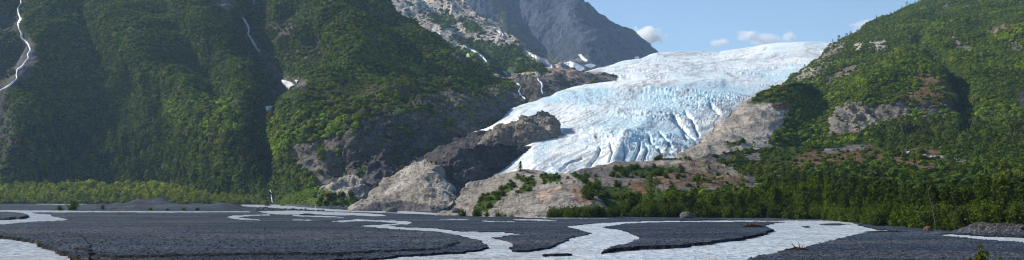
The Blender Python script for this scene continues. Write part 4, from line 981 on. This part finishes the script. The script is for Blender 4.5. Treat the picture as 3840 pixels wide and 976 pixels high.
for m_key, n, box, hr, label, grp in [
    ('bench', 34, (2300, 2560, 626, 672), (1.4, 2.9), 'rounded green shrub in the thicket on the brown bench', 'shrubs across the brown bench'),
    ('bench', 14, (2440, 2590, 586, 603), (1.4, 2.6), 'low green shrub on the bench crest before the ice', 'shrubs on the bench crest'),
    ('bench', 22, (2230, 2860, 650, 720), (.8, 1.9), 'small lone shrub on the bare brown bench slope', 'small shrubs on the bench slope'),
    ('bench', 24, (2180, 2330, 650, 760), (1.4, 3.0), 'green shrub in the hollow between outcrop and bench', 'shrubs in the hollow'),
    ('outcrop', 12, (1790, 1930, 685, 790), (.9, 1.9), 'bright green shrub in the cleft of the tan outcrop', 'shrubs in the outcrop cleft'),
    ('outcrop', 9, (1930, 2130, 645, 700), (.6, 1.2), 'small green tuft on top of the tan outcrop', 'tufts on the outcrop')]:
    c_ = 0
    while c_ < n:
        x, y = RNG.uniform(box[0], box[1]), RNG.uniform(box[2], box[3]); h = hit(x, y)
        if m_key == 'outcrop' and box[0] == 1790 and abs((y - 790) + (x - 1790) * .75) > 32: continue
        c_ += 1
        if h is None or h[3] not in ('bench', 'outcrop'): continue
        plant('bush', h[0] - Vector((0, 0, .15)), RNG.uniform(*hr), label, grp, RNG.uniform(.75, 1.15))
h = hit(1952, 647); plant('spruce', h[0] + Vector((0, 3, -.2)), 4.2, 'small lone spruce on the crest of the tan outcrop', wide=2.0, var=0)
h = hit(1392, 700)
def lone(px, py, kind, ht_, label, wide=1.0, crown=None, dz=0):
    h = hit(px, py) ; d = CH * F / (py - HY)
    if h is None or h[0].y > d: X = (px - W / 2) / F * d; loc = Vector((X, d, ground_z(np.array([X]), np.array([d]))[0][0] - .05))
    else: loc = h[0] - Vector((0, 0, .1))
    return plant(kind, loc, ht_, label, None, wide, crown=crown)
lone(274, 790, 'bush', 4.2, 'larger dark green willow bush on the far left gravel flat', 1.0)
lone(225, 790, 'bush', 2.5, 'smaller dark bush left of the willow on the gravel flat', 1.0)
lone(385, 789, 'bush', 1.9, 'green bush on the left flank of the gravel mounds', .9)
lone(565, 790, 'bush', 1.6, 'small green bush below the tallest dark gravel mound', 1.0)
lone(690, 791, 'bush', 1.3, 'small low bush at the right foot of the dark gravel mounds', 1.4, YB)
lone(740, 791, 'bush', 1.3, 'dark low bush near the far left channel', 1.3)
lone(627, 791, 'bush', 1.1, 'tiny yellowish bush between the gravel mounds', 1.4, YB)
lone(1004, 772, 'bush', 2.2, 'yellow green bush beside the far creek mouth', 1.6, YB)
lone(2275, 745, 'poplar', 6.0, 'slender young cottonwood at the right end of the tan outcrop', 1.0)
lone(2438, 760, 'poplar', 9.5, 'tall pale cottonwood standing above the middle bank shrubs', .9)

# ------------------------------------------------------------------ snow patches, falls, rocks laid on the terrain
SNOW = mat_plain('old_snow', (.78, .79, .80), .7, .15, .12, .5, .3, 1.0)
FOAM = mat_plain('white_water', (.50, .53, .56), .5, .22, .6, .5, .4, .5)
def drape(name, poly, thick, mat, label, cat, keys=None, n=34, group=None):
    """a lens of snow or water lying on the slope inside a traced outline; edges tuck under the surface"""
    xs = [p[0] for p in poly]; ys = [p[1] for p in poly]; x0, x1, y0, y1 = min(xs) - 2, max(xs) + 2, min(ys) - 2, max(ys) + 2
    nx = max(8, min(n * 2, int((x1 - x0) / 1.3))); ny = max(8, min(n * 2, int((y1 - y0) / 1.3)))
    gx_, gy_ = np.meshgrid(np.linspace(x0, x1, nx), np.linspace(y0, y1, ny))
    jx_ = gx_ + 1.2 * RNG.normal(size=gx_.shape) * .6; ins = inpoly(jx_, gy_, poly)
    V, idx, Fc = [], {}, []
    f_ = smooth(smooth(ins.astype(float), 1.0, 0), 1.0, 1)
    for i in range(ny):
        for j in range(nx):
            if f_[i, j] < .05: continue
            h = hit(gx_[i, j], gy_[i, j], keys)
            if h is None: continue
            up = (h[1] if h[1].dot(ray(gx_[i, j], gy_[i, j])) < 0 else -h[1]); up = (up + Vector((0, -.4, .5))).normalized()
            p = h[0] + up * (thick * (f_[i, j] * 1.6 - .55)); idx[(i, j)] = len(V); V.append(tuple(p))
    nv = len(V)
    for i in range(ny - 1):
        for j in range(nx - 1):
            k4 = [(i, j), (i, j + 1), (i + 1, j + 1), (i + 1, j)]
            if all(k in idx for k in k4):
                zz = [V[idx[k]][1] for k in k4]
                if max(zz) - min(zz) < 140: Fc.append([idx[k] for k in k4])
    # keep the one connected sheet
    par = list(range(nv))
    def root(a):
        while par[a] != a: par[a] = par[par[a]]; a = par[a]
        return a
    for f4 in Fc:
        for b4 in f4[1:]: par[root(f4[0])] = root(b4)
    cnt = {}
    for f4 in Fc: cnt[root(f4[0])] = cnt.get(root(f4[0]), 0) + 1
    best = max(cnt, key=cnt.get); Fc = [f4 for f4 in Fc if root(f4[0]) == best]
    used = sorted({i for f4 in Fc for i in f4}); re_ = {a: b for b, a in enumerate(used)}
    me = mesh_np(name, np.array([V[i] for i in used]), np.array([[re_[i] for i in f4] for f4 in Fc]), True)
    o = link(name, me, mat); tag(o, label, cat, group); return o

def ribbon(pts, w):
    """outline of a stream from its centre line and width in photo pixels"""
    L, R = [], []
    for i, (x, y) in enumerate(pts):
        a = pts[max(i - 1, 0)]; b = pts[min(i + 1, len(pts) - 1)]; dx, dy = b[0] - a[0], b[1] - a[1]; n = math.hypot(dx, dy) + 1e-6
        ww = (w[i] if isinstance(w, (list, tuple)) else w * random.uniform(.6, 1.3)) / 2; L.append((x - dy / n * ww, y + dx / n * ww)); R.append((x + dy / n * ww, y - dx / n * ww))
    return L + R[::-1]

drape('snow_patch', [(1054, 301), (1075, 304), (1098, 312), (1112, 326), (1088, 340), (1072, 324), (1060, 312)], 2.2, SNOW, 'larger white snow patch lying in the ravine on the left', 'snow patch', ('left',))
drape('snow_patch', [(1105, 301), (1120, 301), (1124, 310), (1133, 318), (1120, 322), (1112, 312)], 2.2, SNOW, 'small forked snow patch just right of the ravine snow', 'snow patch', ('left',))
drape('snow_patch', [(995, 400), (1022, 401), (1018, 413), (1002, 420)], 2.2, SNOW, 'lowest small snow patch down in the ravine', 'snow patch', ('left',))
drape('snow_patch', [(2112, 238), (2140, 233), (2172, 245), (2195, 258), (2176, 266), (2155, 264), (2142, 252)], 5, SNOW, 'widest snow patch at the foot of the blue grey peak', 'snow patch', ('peak',))
drape('snow_patch', [(2168, 206), (2182, 204), (2190, 216), (2206, 228), (2194, 231), (2178, 220)], 5, SNOW, 'slanting narrow snow patch higher on the blue grey peak', 'snow patch', ('peak',))
drape('snow_patch', [(2190, 246), (2215, 241), (2236, 247), (2215, 255)], 5, SNOW, 'flat snow patch touching the glacier edge under the peak', 'snow patch', ('peak',))
drape('snow_patch', [(2375, 216), (2392, 213), (2400, 219), (2385, 222)], 5, SNOW, 'tiny snow patch where the peak meets the glacier skyline', 'snow patch', ('peak',))

drape('waterfall', ribbon([(77, -6), (80, 12), (66, 30), (70, 50), (78, 70), (66, 88), (72, 110), (82, 128), (80, 142), (96, 155), (108, 170), (116, 188), (104, 205), (108, 218), (92, 236), (84, 250), (66, 262), (62, 280), (64, 296), (50, 308), (40, 318), (20, 328), (0, 340), (-12, 344)], [4, 5, 4, 6, 7, 4, 5, 7, 5, 8, 5, 7, 5, 7, 5, 8, 6, 5, 6, 5, 4, 3, 3, 2]), 1.2, FOAM, 'long white torrent zigzagging down the far left gully', 'waterfall', ('left',), n=120)
drape('waterfall', ribbon([(951, -4), (953, 8), (950, 16)], 5), 2, FOAM, 'short white fall at the top edge above the ravine', 'waterfall', ('left',))
drape('waterfall', ribbon([(908, 66), (918, 78), (926, 92), (934, 110), (930, 130), (942, 146), (952, 164), (962, 180), (974, 196)], [4, 6, 5, 5, 6, 5, 7, 6, 4]), 2.2, FOAM, 'thin white cascade falling into the ravine above the snow', 'waterfall', ('left',), n=60)
drape('waterfall', ribbon([(1000, 705), (1008, 700), (1011, 706)], 3), .8, FOAM, 'small fall spilling over a lip into dark alders', 'waterfall', ('left',))
drape('waterfall', ribbon([(1014, 712), (1017, 726), (1017, 738), (1020, 752), (1022, 760)], [2.4, 2, 2.2, 2.6, 3.2]), .3, FOAM, 'narrow fall dropping to the flat at the creek mouth', 'waterfall', ('left', 'meadow'))
drape('waterfall', ribbon([(1966, 190), (1985, 202), (2010, 215), (2030, 228), (2050, 240), (2074, 252)], [5, 8, 8, 10, 9, 6]), 3, FOAM, 'white stream slanting down the green slope under the peak', 'waterfall', ('slope', 'peak'))
drape('waterfall', ribbon([(1930, 306), (1944, 318), (1954, 326), (1945, 344), (1952, 356), (1968, 370), (1976, 376)], [3, 4, 4, 4, 3, 3, 2]), 2, FOAM, 'left of two thin falls on dark rock beside the ice', 'waterfall', ('slope', 'left'))
drape('waterfall', ribbon([(2014, 294), (2022, 304), (2032, 314), (2034, 326), (2030, 336), (2036, 354)], [3, 3, 5, 5, 4, 3]), 2, FOAM, 'right of two thin falls on dark rock beside the ice', 'waterfall', ('slope',))
drape('waterfall', ribbon([(1620, 108), (1636, 120), (1660, 134)], 4), 2, FOAM, 'upper broken trickle on the pale rock slope', 'waterfall', ('slope', 'left'))
drape('waterfall', ribbon([(1738, 172), (1756, 182), (1790, 198), (1812, 216), (1826, 232)], [3, 5, 4, 5, 4]), 2, FOAM, 'middle trickle crossing the green patch of the pale slope', 'waterfall', ('slope', 'left'))
drape('waterfall', ribbon([(1862, 114), (1876, 122), (1890, 134)], [4, 7, 4]), 3, FOAM, 'tiny white fall under the dark peak shoulder', 'waterfall', ('slope', 'peak'))
drape('waterfall', ribbon([(1888, 268), (1896, 274), (1902, 282)], 4), 2, FOAM, 'lowest trickle at the end of the pale slope', 'waterfall', ('slope', 'left'))

ROCKM = mat_plain('boulder_rock', (.11, .105, .10), .9, 2.0, .5, .7, .2, .2)
PALEROCK = mat_plain('pale_boulder', (.62, .61, .59), .9, 2.0, .2, .5, .2, .1)
def boulder(px, py, wm, hm, mat, label, seed):
    h = hit(px, py); d = CH * F / (py - HY) if py > HY + 3 else 1e9
    loc = h[0] if h is not None and h[0].y < d else Vector(((px - W / 2) / F * d, d, 0.1))
    q = cube_sphere(10); q = q * (1 + .25 * fbm(q * 1.3, 4, seed)[..., None] + .08 * ridged(q * 4, 3, seed)[..., None]) * (wm / 2, wm / 2.4, hm * .62)
    o = link('boulder', soup_mesh('boulder', q), mat); o.location = loc + Vector((0, 0, hm * .25)); tag(o, label, 'boulder'); return o
boulder(2576, 824, 3.1, 1.8, ROCKM, 'grey brown boulder mound at the water edge below the alders', 31)
boulder(3465, 587, 2.0, 1.1, PALEROCK, 'white boulder beside the path on the right terrace', 32)
boulder(3494, 590, 1.7, .8, PALEROCK, 'second smaller white boulder right along the terrace path', 33)
boulder(1712, 798, 2.6, 1.5, ROCKM, 'grey boulder at the right foot of the pyramid knob', 34)
boulder(1470, 797, 4.0, 2.0, ROCKM, 'dark boulder at the foot of the pyramid knob', 35)
boulder(3480, 868, 1.2, .7, mat_plain('rusty_rock', (.13, .07, .045), .9, 3, .4), 'small rusty brown stump like rock below the leaning trunk', 36)

# pale blue sheet (tarp) stretched on short poles on the right terrace
h = hit(3400, 578); t0 = h[0]
tp = bpy.data.objects.new('tarp', None); COL.objects.link(tp); tp.location = t0; tag(tp, 'small pale blue tarp pitched among shrubs on the right terrace', 'tarp')
gu, gv = np.meshgrid(np.linspace(0, 1, 12), np.linspace(0, 1, 8))
sx = -1.7 + 3.4 * gu; sz = .3 + 1.35 * (1 - gv) * (.55 + .45 * gu) - .22 * np.sin(gu * 3.14) * (1 - gv); sy = 1.2 * (1 - gv) - .4
link('sheet', mesh_np('sheet', np.concatenate([np.stack([sx, sy, sz], -1).reshape(-1, 3), np.stack([sx, sy + .02, sz - .02], -1).reshape(-1, 3)]), np.concatenate([grid_faces(8, 12), grid_faces(8, 12)[:, ::-1] + 96])), mat_plain('tarp_cloth', (.45, .56, .62), .5, 2, .1), tp)
for xx, zz in ((-1.68, .9), (1.68, 1.7)):
    v, f = tube([(xx, .8, -.4), (xx, .8, zz)], [.03, .03]); link('pole', mesh_np('pole', v, f), BARK, tp)

# ------------------------------------------------------------------ driftwood and the leaning dead trunk
DEAD = mat_plain('dead_wood', (.30, .24, .18), .9, 6, .35, .4); RUST = mat_plain('brown_driftwood', (.09, .048, .028), .9, 6, .4, .4)
def gpos(px, py):
    d = CH * F / (py - HY); X = (px - W / 2) / F * d; return Vector((X, d, float(ground_z(np.array([X]), np.array([d]))[0][0])))
def wood(name, px, py, stems, mat, label, cat):
    o = link(name, mesh_np(name, *join([tube(p, r) for p, r in stems])), mat); o.location = gpos(px, py); tag(o, label, cat); return o
wood('driftwood', 2992, 946, [([(-.9, 0, .08), (-.2, .1, .22), (.5, 0, .15), (.9, .1, .08)], [.05, .1, .08, .03]), ([(-.1, .05, .2), (-.45, 0, .5), (-.52, .05, .75)], [.06, .03, .01]), ([(.1, 0, .2), (.15, 0, .45), (.0, .03, .75)], [.05, .03, .01]), ([(.3, 0, .15), (.4, 0, .38), (.55, 0, .45)], [.04, .02, .01]), ([(-.3, -.1, .1), (0, -.25, .15), (.5, -.2, .12)], [.05, .05, .02]), ([(-.55, 0, .45), (-.7, 0, .5)], [.015, .006])], RUST, 'branched brown driftwood stuck on the near right gravel edge', 'driftwood')
wood('driftwood', 2826, 859, [([(-1.5, 0, .15), (-.3, .1, .3), (.8, 0, .2), (1.6, .1, .1)], [.12, .25, .2, .06]), ([(-.9, 0, .2), (-1.05, 0, .55), (-.95, 0, .8)], [.12, .09, .03]), ([(-.5, 0, .3), (-.3, 0, .6), (.1, 0, .66)], [.1, .06, .02])], RUST, 'short brown driftwood stump on the middle gravel bar', 'driftwood')
wood('driftwood', 3320, 876, [([(-2.6, 0, .12), (-.5, .2, .16), (1.6, .2, .14), (2.8, .1, .12)], [.06, .09, .08, .04]), ([(1.4, .1, .15), (1.6, .1, .4), (1.8, .1, .4)], [.12, .1, .03])], RUST, 'long thin driftwood pole lying at the right shore', 'driftwood')
wood('driftwood', 1150, 808, [([(-2, 0, .15), (0, .1, .3), (2.2, 0, .2)], [.1, .22, .1]), ([(-.6, 0, .2), (-.9, 0, .7)], [.1, .03])], RUST, 'small dark driftwood piece in the far braided shallows', 'driftwood')
g = gpos(3512, 862); dt = bpy.data.objects.new('dead_tree', None); COL.objects.link(dt); bx = (3508 - W / 2) / F * 137.5
dt.location = (bx, 137.5, on_surface(bx, 137.5) + .9); tag(dt, 'bare pale dead trunk leaning left in front of the right bank wood', 'dead tree')
v, f = tube([(0, 0, -.2), (-.35, -.1, 1.7), (-.95, -.3, 3.6), (-1.5, -.4, 6.0)], [.075, .06, .045, .015]); link('trunk', mesh_np('trunk', v, f), mat_plain('pale_dead_bark', (.11, .10, .085), .9, 5, .3), dt)
for b0, b1 in (((-.5, -.15, 2.2), (.1, -.2, 2.9)), ((-.95, -.3, 3.6), (-1.7, -.5, 4.1)), ((-1.2, -.35, 4.8), (-.7, -.3, 5.5))):
    v, f = tube([b0, b1], [.03, .008], 5); link('branch', mesh_np('branch', v, f), DEAD, dt)

# ------------------------------------------------------------------ the leafy bush tip in the right foreground
NB_D = 21.0
nbx = (3682 - W / 2) / F * NB_D
nb = bpy.data.objects.new('shrub', None); COL.objects.link(nb); nb.location = (nbx, NB_D, 0.15); tag(nb, 'near leafy bush tip with yellow green leaves at lower right', 'shrub')
r = np.random.default_rng(77); tubes, cs, outs = [], [], []
for (tx, ty, tz) in [(-.03, 0, 3.38), (.15, .1, 3.18), (-.28, .05, 3.10), (.05, .05, 3.16), (-.14, -.1, 3.2), (.27, -.2, 3.05), (-.4, .2, 2.8), (.45, 0, 2.8), (.0, .1, 2.9), (.2, .0, 2.9)]:
    p3 = [np.array((tx * .15, ty * .2, -.2)), np.array((tx * .4, ty, tz * .45)), np.array((tx * .75, ty, tz * .75)), np.array((tx, ty, tz))]
    tubes.append(tube(p3, [.03, .022, .014, .004], 5))
    for k in range(85):
        s = r.uniform(.45, 1.0); i = min(2, int(s * 3)); b0 = p3[i] + (p3[i + 1] - p3[i]) * (s * 3 - i); o3 = unit(r.normal(size=3) + (0, 0, .3)); cs.append(b0 + o3 * r.uniform(.02, .15) * (1.25 - s * .75)); outs.append(o3)
link('stem', mesh_np('stem', *join(tubes)), BARK, nb)
link('foliage', soup_mesh('foliage', leaf_quads(np.array(cs), .062, np.array(outs), r, .5)), mat_leaf('bush_leaves', (.10, .125, .012), .3, .4), nb)

# ------------------------------------------------------------------ walkers on the bench
SKIN = mat_plain('skin', (.45, .27, .2), .6, 8, .1)
def skin_mesh(name, verts, edges, radii, sub=2):
    me = bpy.data.meshes.new(name); me.from_pydata(verts, edges, []); o = bpy.data.objects.new(name, me); COL.objects.link(o)
    md = o.modifiers.new('s', 'SKIN'); me.skin_vertices.new() if not me.skin_vertices else None
    for i, rr in enumerate(radii): me.skin_vertices[0].data[i].radius = (rr, rr)
    me.skin_vertices[0].data[0].use_root = True
    sd = o.modifiers.new('d', 'SUBSURF'); sd.levels = sub; sd.render_levels = sub
    dg = bpy.context.evaluated_depsgraph_get(); out = bpy.data.meshes.new_from_object(o.evaluated_get(dg)); bpy.data.objects.remove(o)
    for p in out.polygons: p.use_smooth = True
    out.name = name; return out

def person(px, py, rz, shirt, trousers, label, bend=0.0, hat=None, pack=None, step_=.14, occ=('bench', 'terrace', 'outcrop')):
    h = None
    for k in range(16):
        h = hit(px, py + k, ('bench',))
        if h is not None: break
    if h is None: return
    root = bpy.data.objects.new('person', None); COL.objects.link(root); root.location = h[0]; root.rotation_euler = (0, 0, rz); tag(root, label, 'person')
    def B(p, hipz=.92):   # bend the upper body forward about the hips
        x, y, z = p
        if z <= hipz: return p
        dz = z - hipz; return (x, y - math.sin(bend) * dz, hipz + math.cos(bend) * dz)
    V = [(0, 0, .95), (0, 0, 1.15), (0, .01, 1.38), (0, 0, 1.50), (0, -.02, 1.60), (0, -.02, 1.70),
         (-.19, 0, 1.40), (-.25, .02, 1.14), (-.24, -.10, .92), (-.24, -.14, .84), (.19, 0, 1.40), (.25, .02, 1.14), (.24, -.10, .92), (.24, -.14, .84),
         (-.10, 0, .88), (-.11, -step_, .50), (-.11, -step_ + .03, .09), (-.11, -step_ - .12, .04), (.10, 0, .88), (.11, step_ * .6, .50), (.11, step_ + .05, .09), (.11, step_ - .08, .04)]
    V = [B(p) for p in V]
    E = [(0, 1), (1, 2), (2, 3), (3, 4), (4, 5), (2, 6), (6, 7), (7, 8), (8, 9), (2, 10), (10, 11), (11, 12), (12, 13), (0, 14), (14, 15), (15, 16), (16, 17), (0, 18), (18, 19), (19, 20), (20, 21)]
    R_ = [.14, .12, .14, .055, .10, .085, .065, .045, .035, .035, .065, .045, .035, .035, .09, .06, .045, .04, .09, .06, .045, .04]
    body = link('body', skin_mesh('body', V, E, R_), SKIN, root)
    # fingers and face are smaller than a hundredth of a pixel here; hands keep thumb and fingers as short chains of the body mesh
    sv = [V[i] for i in (0, 1, 2, 6, 7, 10, 11)]; link('shirt', skin_mesh('shirt', sv, [(0, 1), (1, 2), (2, 3), (3, 4), (2, 5), (5, 6)], [.165, .15, .165, .085, .06, .085, .06]), shirt, root)
    tv = [V[i] for i in (0, 14, 15, 16, 18, 19, 20)]; link('trousers', skin_mesh('trousers', tv, [(0, 1), (1, 2), (2, 3), (0, 4), (4, 5), (5, 6)], [.16, .115, .08, .065, .115, .08, .065]), trousers, root)
    hv = [B((0, .02, 1.66)), B((0, .03, 1.74))]; link('hat' if hat else 'hair', skin_mesh('hair', hv, [(0, 1)], [.105, .09]), hat or HAIR, root)
    if pack: pv = [B((0, .2, 1.08)), B((0, .22, 1.38))]; link('backpack', skin_mesh('backpack', pv, [(0, 1)], [.14, .12]), pack, root)
HAIR = mat_plain('dark_hair', (.03, .02, .015), .7, 8, .2); cl = lambda n, c: mat_plain(n, c, .85, 6, .12)
RED, NAVY, WHITE_, GREY, TANC, PURP = cl('red_cloth', (.30, .05, .05)), cl('navy_cloth', (.03, .035, .07)), cl('white_cloth', (.78, .78, .8)), cl('grey_cloth', (.22, .23, .26)), cl('tan_cloth', (.45, .30, .2)), cl('plum_cloth', (.18, .08, .12))
person(2420, 602, .4, RED, NAVY, 'walker in red top and dark trousers among the four on the crest', pack=NAVY)
person(2430, 600, 2.2, GREY, NAVY, 'walker in grey top, rightmost of the four on the bench crest')
person(2406, 600, 1.0, TANC, PURP, 'walker in tan top, leftmost of the four on the bench crest')
person(2414, 605, -.6, PURP, GREY, 'walker in plum jacket and grey trousers, second from left on the crest')
person(2604, 625, .2, RED, NAVY, 'lone walker in dark red top by a shrub on the bench')
person(2715, 634, 1.3, WHITE_, NAVY, 'stooping walker in white shirt on the right of the bench', bend=.7)
person(2719, 634, 1.8, GREY, GREY, 'walker in grey beside the white shirted one')

# ------------------------------------------------------------------ sky, clouds, sun, haze
EL = 34
SUN = Vector((-.92, .36, 0)).normalized() * math.cos(math.radians(EL)) + Vector((0, 0, math.sin(math.radians(EL))))
world = bpy.data.worlds.new('World'); scene.world = world; world.use_nodes = True
nt = world.node_tree; bg = nt.nodes['Background']
sky = nt.nodes.new('ShaderNodeTexSky'); sky.sky_type = 'NISHITA'; sky.sun_disc = False
sky.sun_elevation = math.radians(EL); sky.sun_rotation = math.atan2(SUN.x, SUN.y)
sky.air_density = 1.0; sky.dust_density = .15; sky.ozone_density = 3.0; sky.altitude = 100
nt.links.new(sky.outputs[0], bg.inputs[0]); bg.inputs[1].default_value = .105
ld = bpy.data.lights.new('sun', 'SUN'); ld.energy = 5.0; ld.angle = math.radians(.53); ld.color = (1.0, .91, .76)
lo = bpy.data.objects.new('sun', ld); COL.objects.link(lo); lo.rotation_euler = SUN.to_track_quat('Z', 'Y').to_euler(); lo.location = SUN * 500

def cloud(px, py, wpx, hpx, label, seed, dens=.010):
    d = 14000.0; q = cube_sphere(6); k = wpx / F * d / 2; kz = hpx / F * d / 2
    o = link('cloud', soup_mesh('cloud', q * (k * 1.25, k, kz * 1.3)), None); o.location = at(px, py, d)
    m, nt, out = nodes_of('cloud_vapour'); tc = nt.nodes.new('ShaderNodeTexCoord')
    mp = nt.nodes.new('ShaderNodeMapping'); mp.inputs['Scale'].default_value = (1 / k, 1 / k, 1 / kz); nt.links.new(tc.outputs['Object'], mp.inputs[0])
    ln = nt.nodes.new('ShaderNodeVectorMath'); ln.operation = 'LENGTH'; nt.links.new(mp.outputs[0], ln.inputs[0])
    mp2 = nt.nodes.new('ShaderNodeMapping'); mp2.inputs['Location'].default_value = (seed * 7.3, seed, seed * 3.1); nt.links.new(mp.outputs[0], mp2.inputs[0])
    n = noise(nt, mp2.outputs[0], 1.5, 7, .62)
    def mth(op, a, b):
        x = nt.nodes.new('ShaderNodeMath'); x.operation = op
        for i, v in enumerate((a, b)):
            if isinstance(v, (int, float)): x.inputs[i].default_value = v
            else: nt.links.new(v, x.inputs[i])
        return x.outputs[0]
    f = mth('SUBTRACT', mth('MULTIPLY', n, 2.4), mth('ADD', mth('MULTIPLY', ln.outputs['Value'], .95), .42))
    f = mth('MULTIPLY', mth('MAXIMUM', f, 0.0), dens * 3)
    v = nt.nodes.new('ShaderNodeVolumePrincipled'); v.inputs['Color'].default_value = (.99, .99, .99, 1); v.inputs['Anisotropy'].default_value = 0
    nt.links.new(f, v.inputs['Density']); nt.links.new(v.outputs[0], out.inputs['Volume']); o.data.materials.append(m)
    tag(o, label, 'cloud'); return o
cloud(2420, 140, 150, 90, 'brightest small white cloud right of the blue grey peak', 1, .016)
cloud(2800, 134, 92, 50, 'wispy white cloud above the middle of the glacier skyline', 2, .007)
cloud(2870, 150, 150, 50, 'thin ragged cloud trailing right of the wispy one', 3, .004)
cloud(2700, 160, 90, 36, 'faint low cloud just over the glacier skyline', 4, .006)
cloud(2960, 140, 70, 44, 'small faint cloud above the highest ice', 5, .007)
cloud(3225, 128, 90, 44, 'small white cloud at the crest of the right mountain', 6, .012)
cloud(3250, 92, 130, 44, 'very thin cloud veil over the right mountain crest', 7, .004)

hz = bpy.data.meshes.new('haze')
x0, x1, y0, y1, z0, z1 = -9000, 9000, -60, 7100, -12, 1250
hv = [(x0, y0, z0), (x1, y0, z0), (x1, y1, z0), (x0, y1, z0), (x0, y0, z1), (x1, y0, z1), (x1, y1, z1), (x0, y1, z1)]
hz.from_pydata(hv, [], [(3, 2, 1, 0), (4, 5, 6, 7), (0, 1, 5, 4), (1, 2, 6, 5), (2, 3, 7, 6), (3, 0, 4, 7)])
m, nt, out = nodes_of('haze_air'); v = nt.nodes.new('ShaderNodeVolumePrincipled'); v.inputs['Color'].default_value = (.45, .68, 1.0, 1); v.inputs['Density'].default_value = .000052; v.inputs['Anisotropy'].default_value = .1
nt.links.new(v.outputs[0], out.inputs['Volume'])
ho = link('haze', hz, m); tag(ho, 'thin blue summer haze filling the valley', 'haze', None, 'stuff')

# ------------------------------------------------------------------ camera and render settings
cam = bpy.data.cameras.new('camera'); cam.sensor_width = 36; cam.lens = 36 * F / W
cam.shift_y = (HY - H / 2) / W; cam.clip_start = .5; cam.clip_end = 60000
co = bpy.data.objects.new('camera', cam); COL.objects.link(co); co.location = CAM; co.rotation_euler = (math.radians(90), 0, 0); scene.camera = co
vs = scene.view_settings; vs.view_transform = 'Standard'; vs.look = 'None'; vs.gamma = 1; vs.exposure = 0.55; vs.use_curve_mapping = False
cy = scene.cycles; cy.use_denoising = True; cy.filter_width = 1.15; cy.max_bounces = 12; cy.diffuse_bounces = 2; cy.glossy_bounces = 2; cy.transmission_bounces = 3; cy.volume_bounces = 10; cy.transparent_max_bounces = 8
cy.volume_step_rate = 2.0; cy.volume_max_steps = 256; cy.use_adaptive_sampling = False; scene.render.use_persistent_data = False
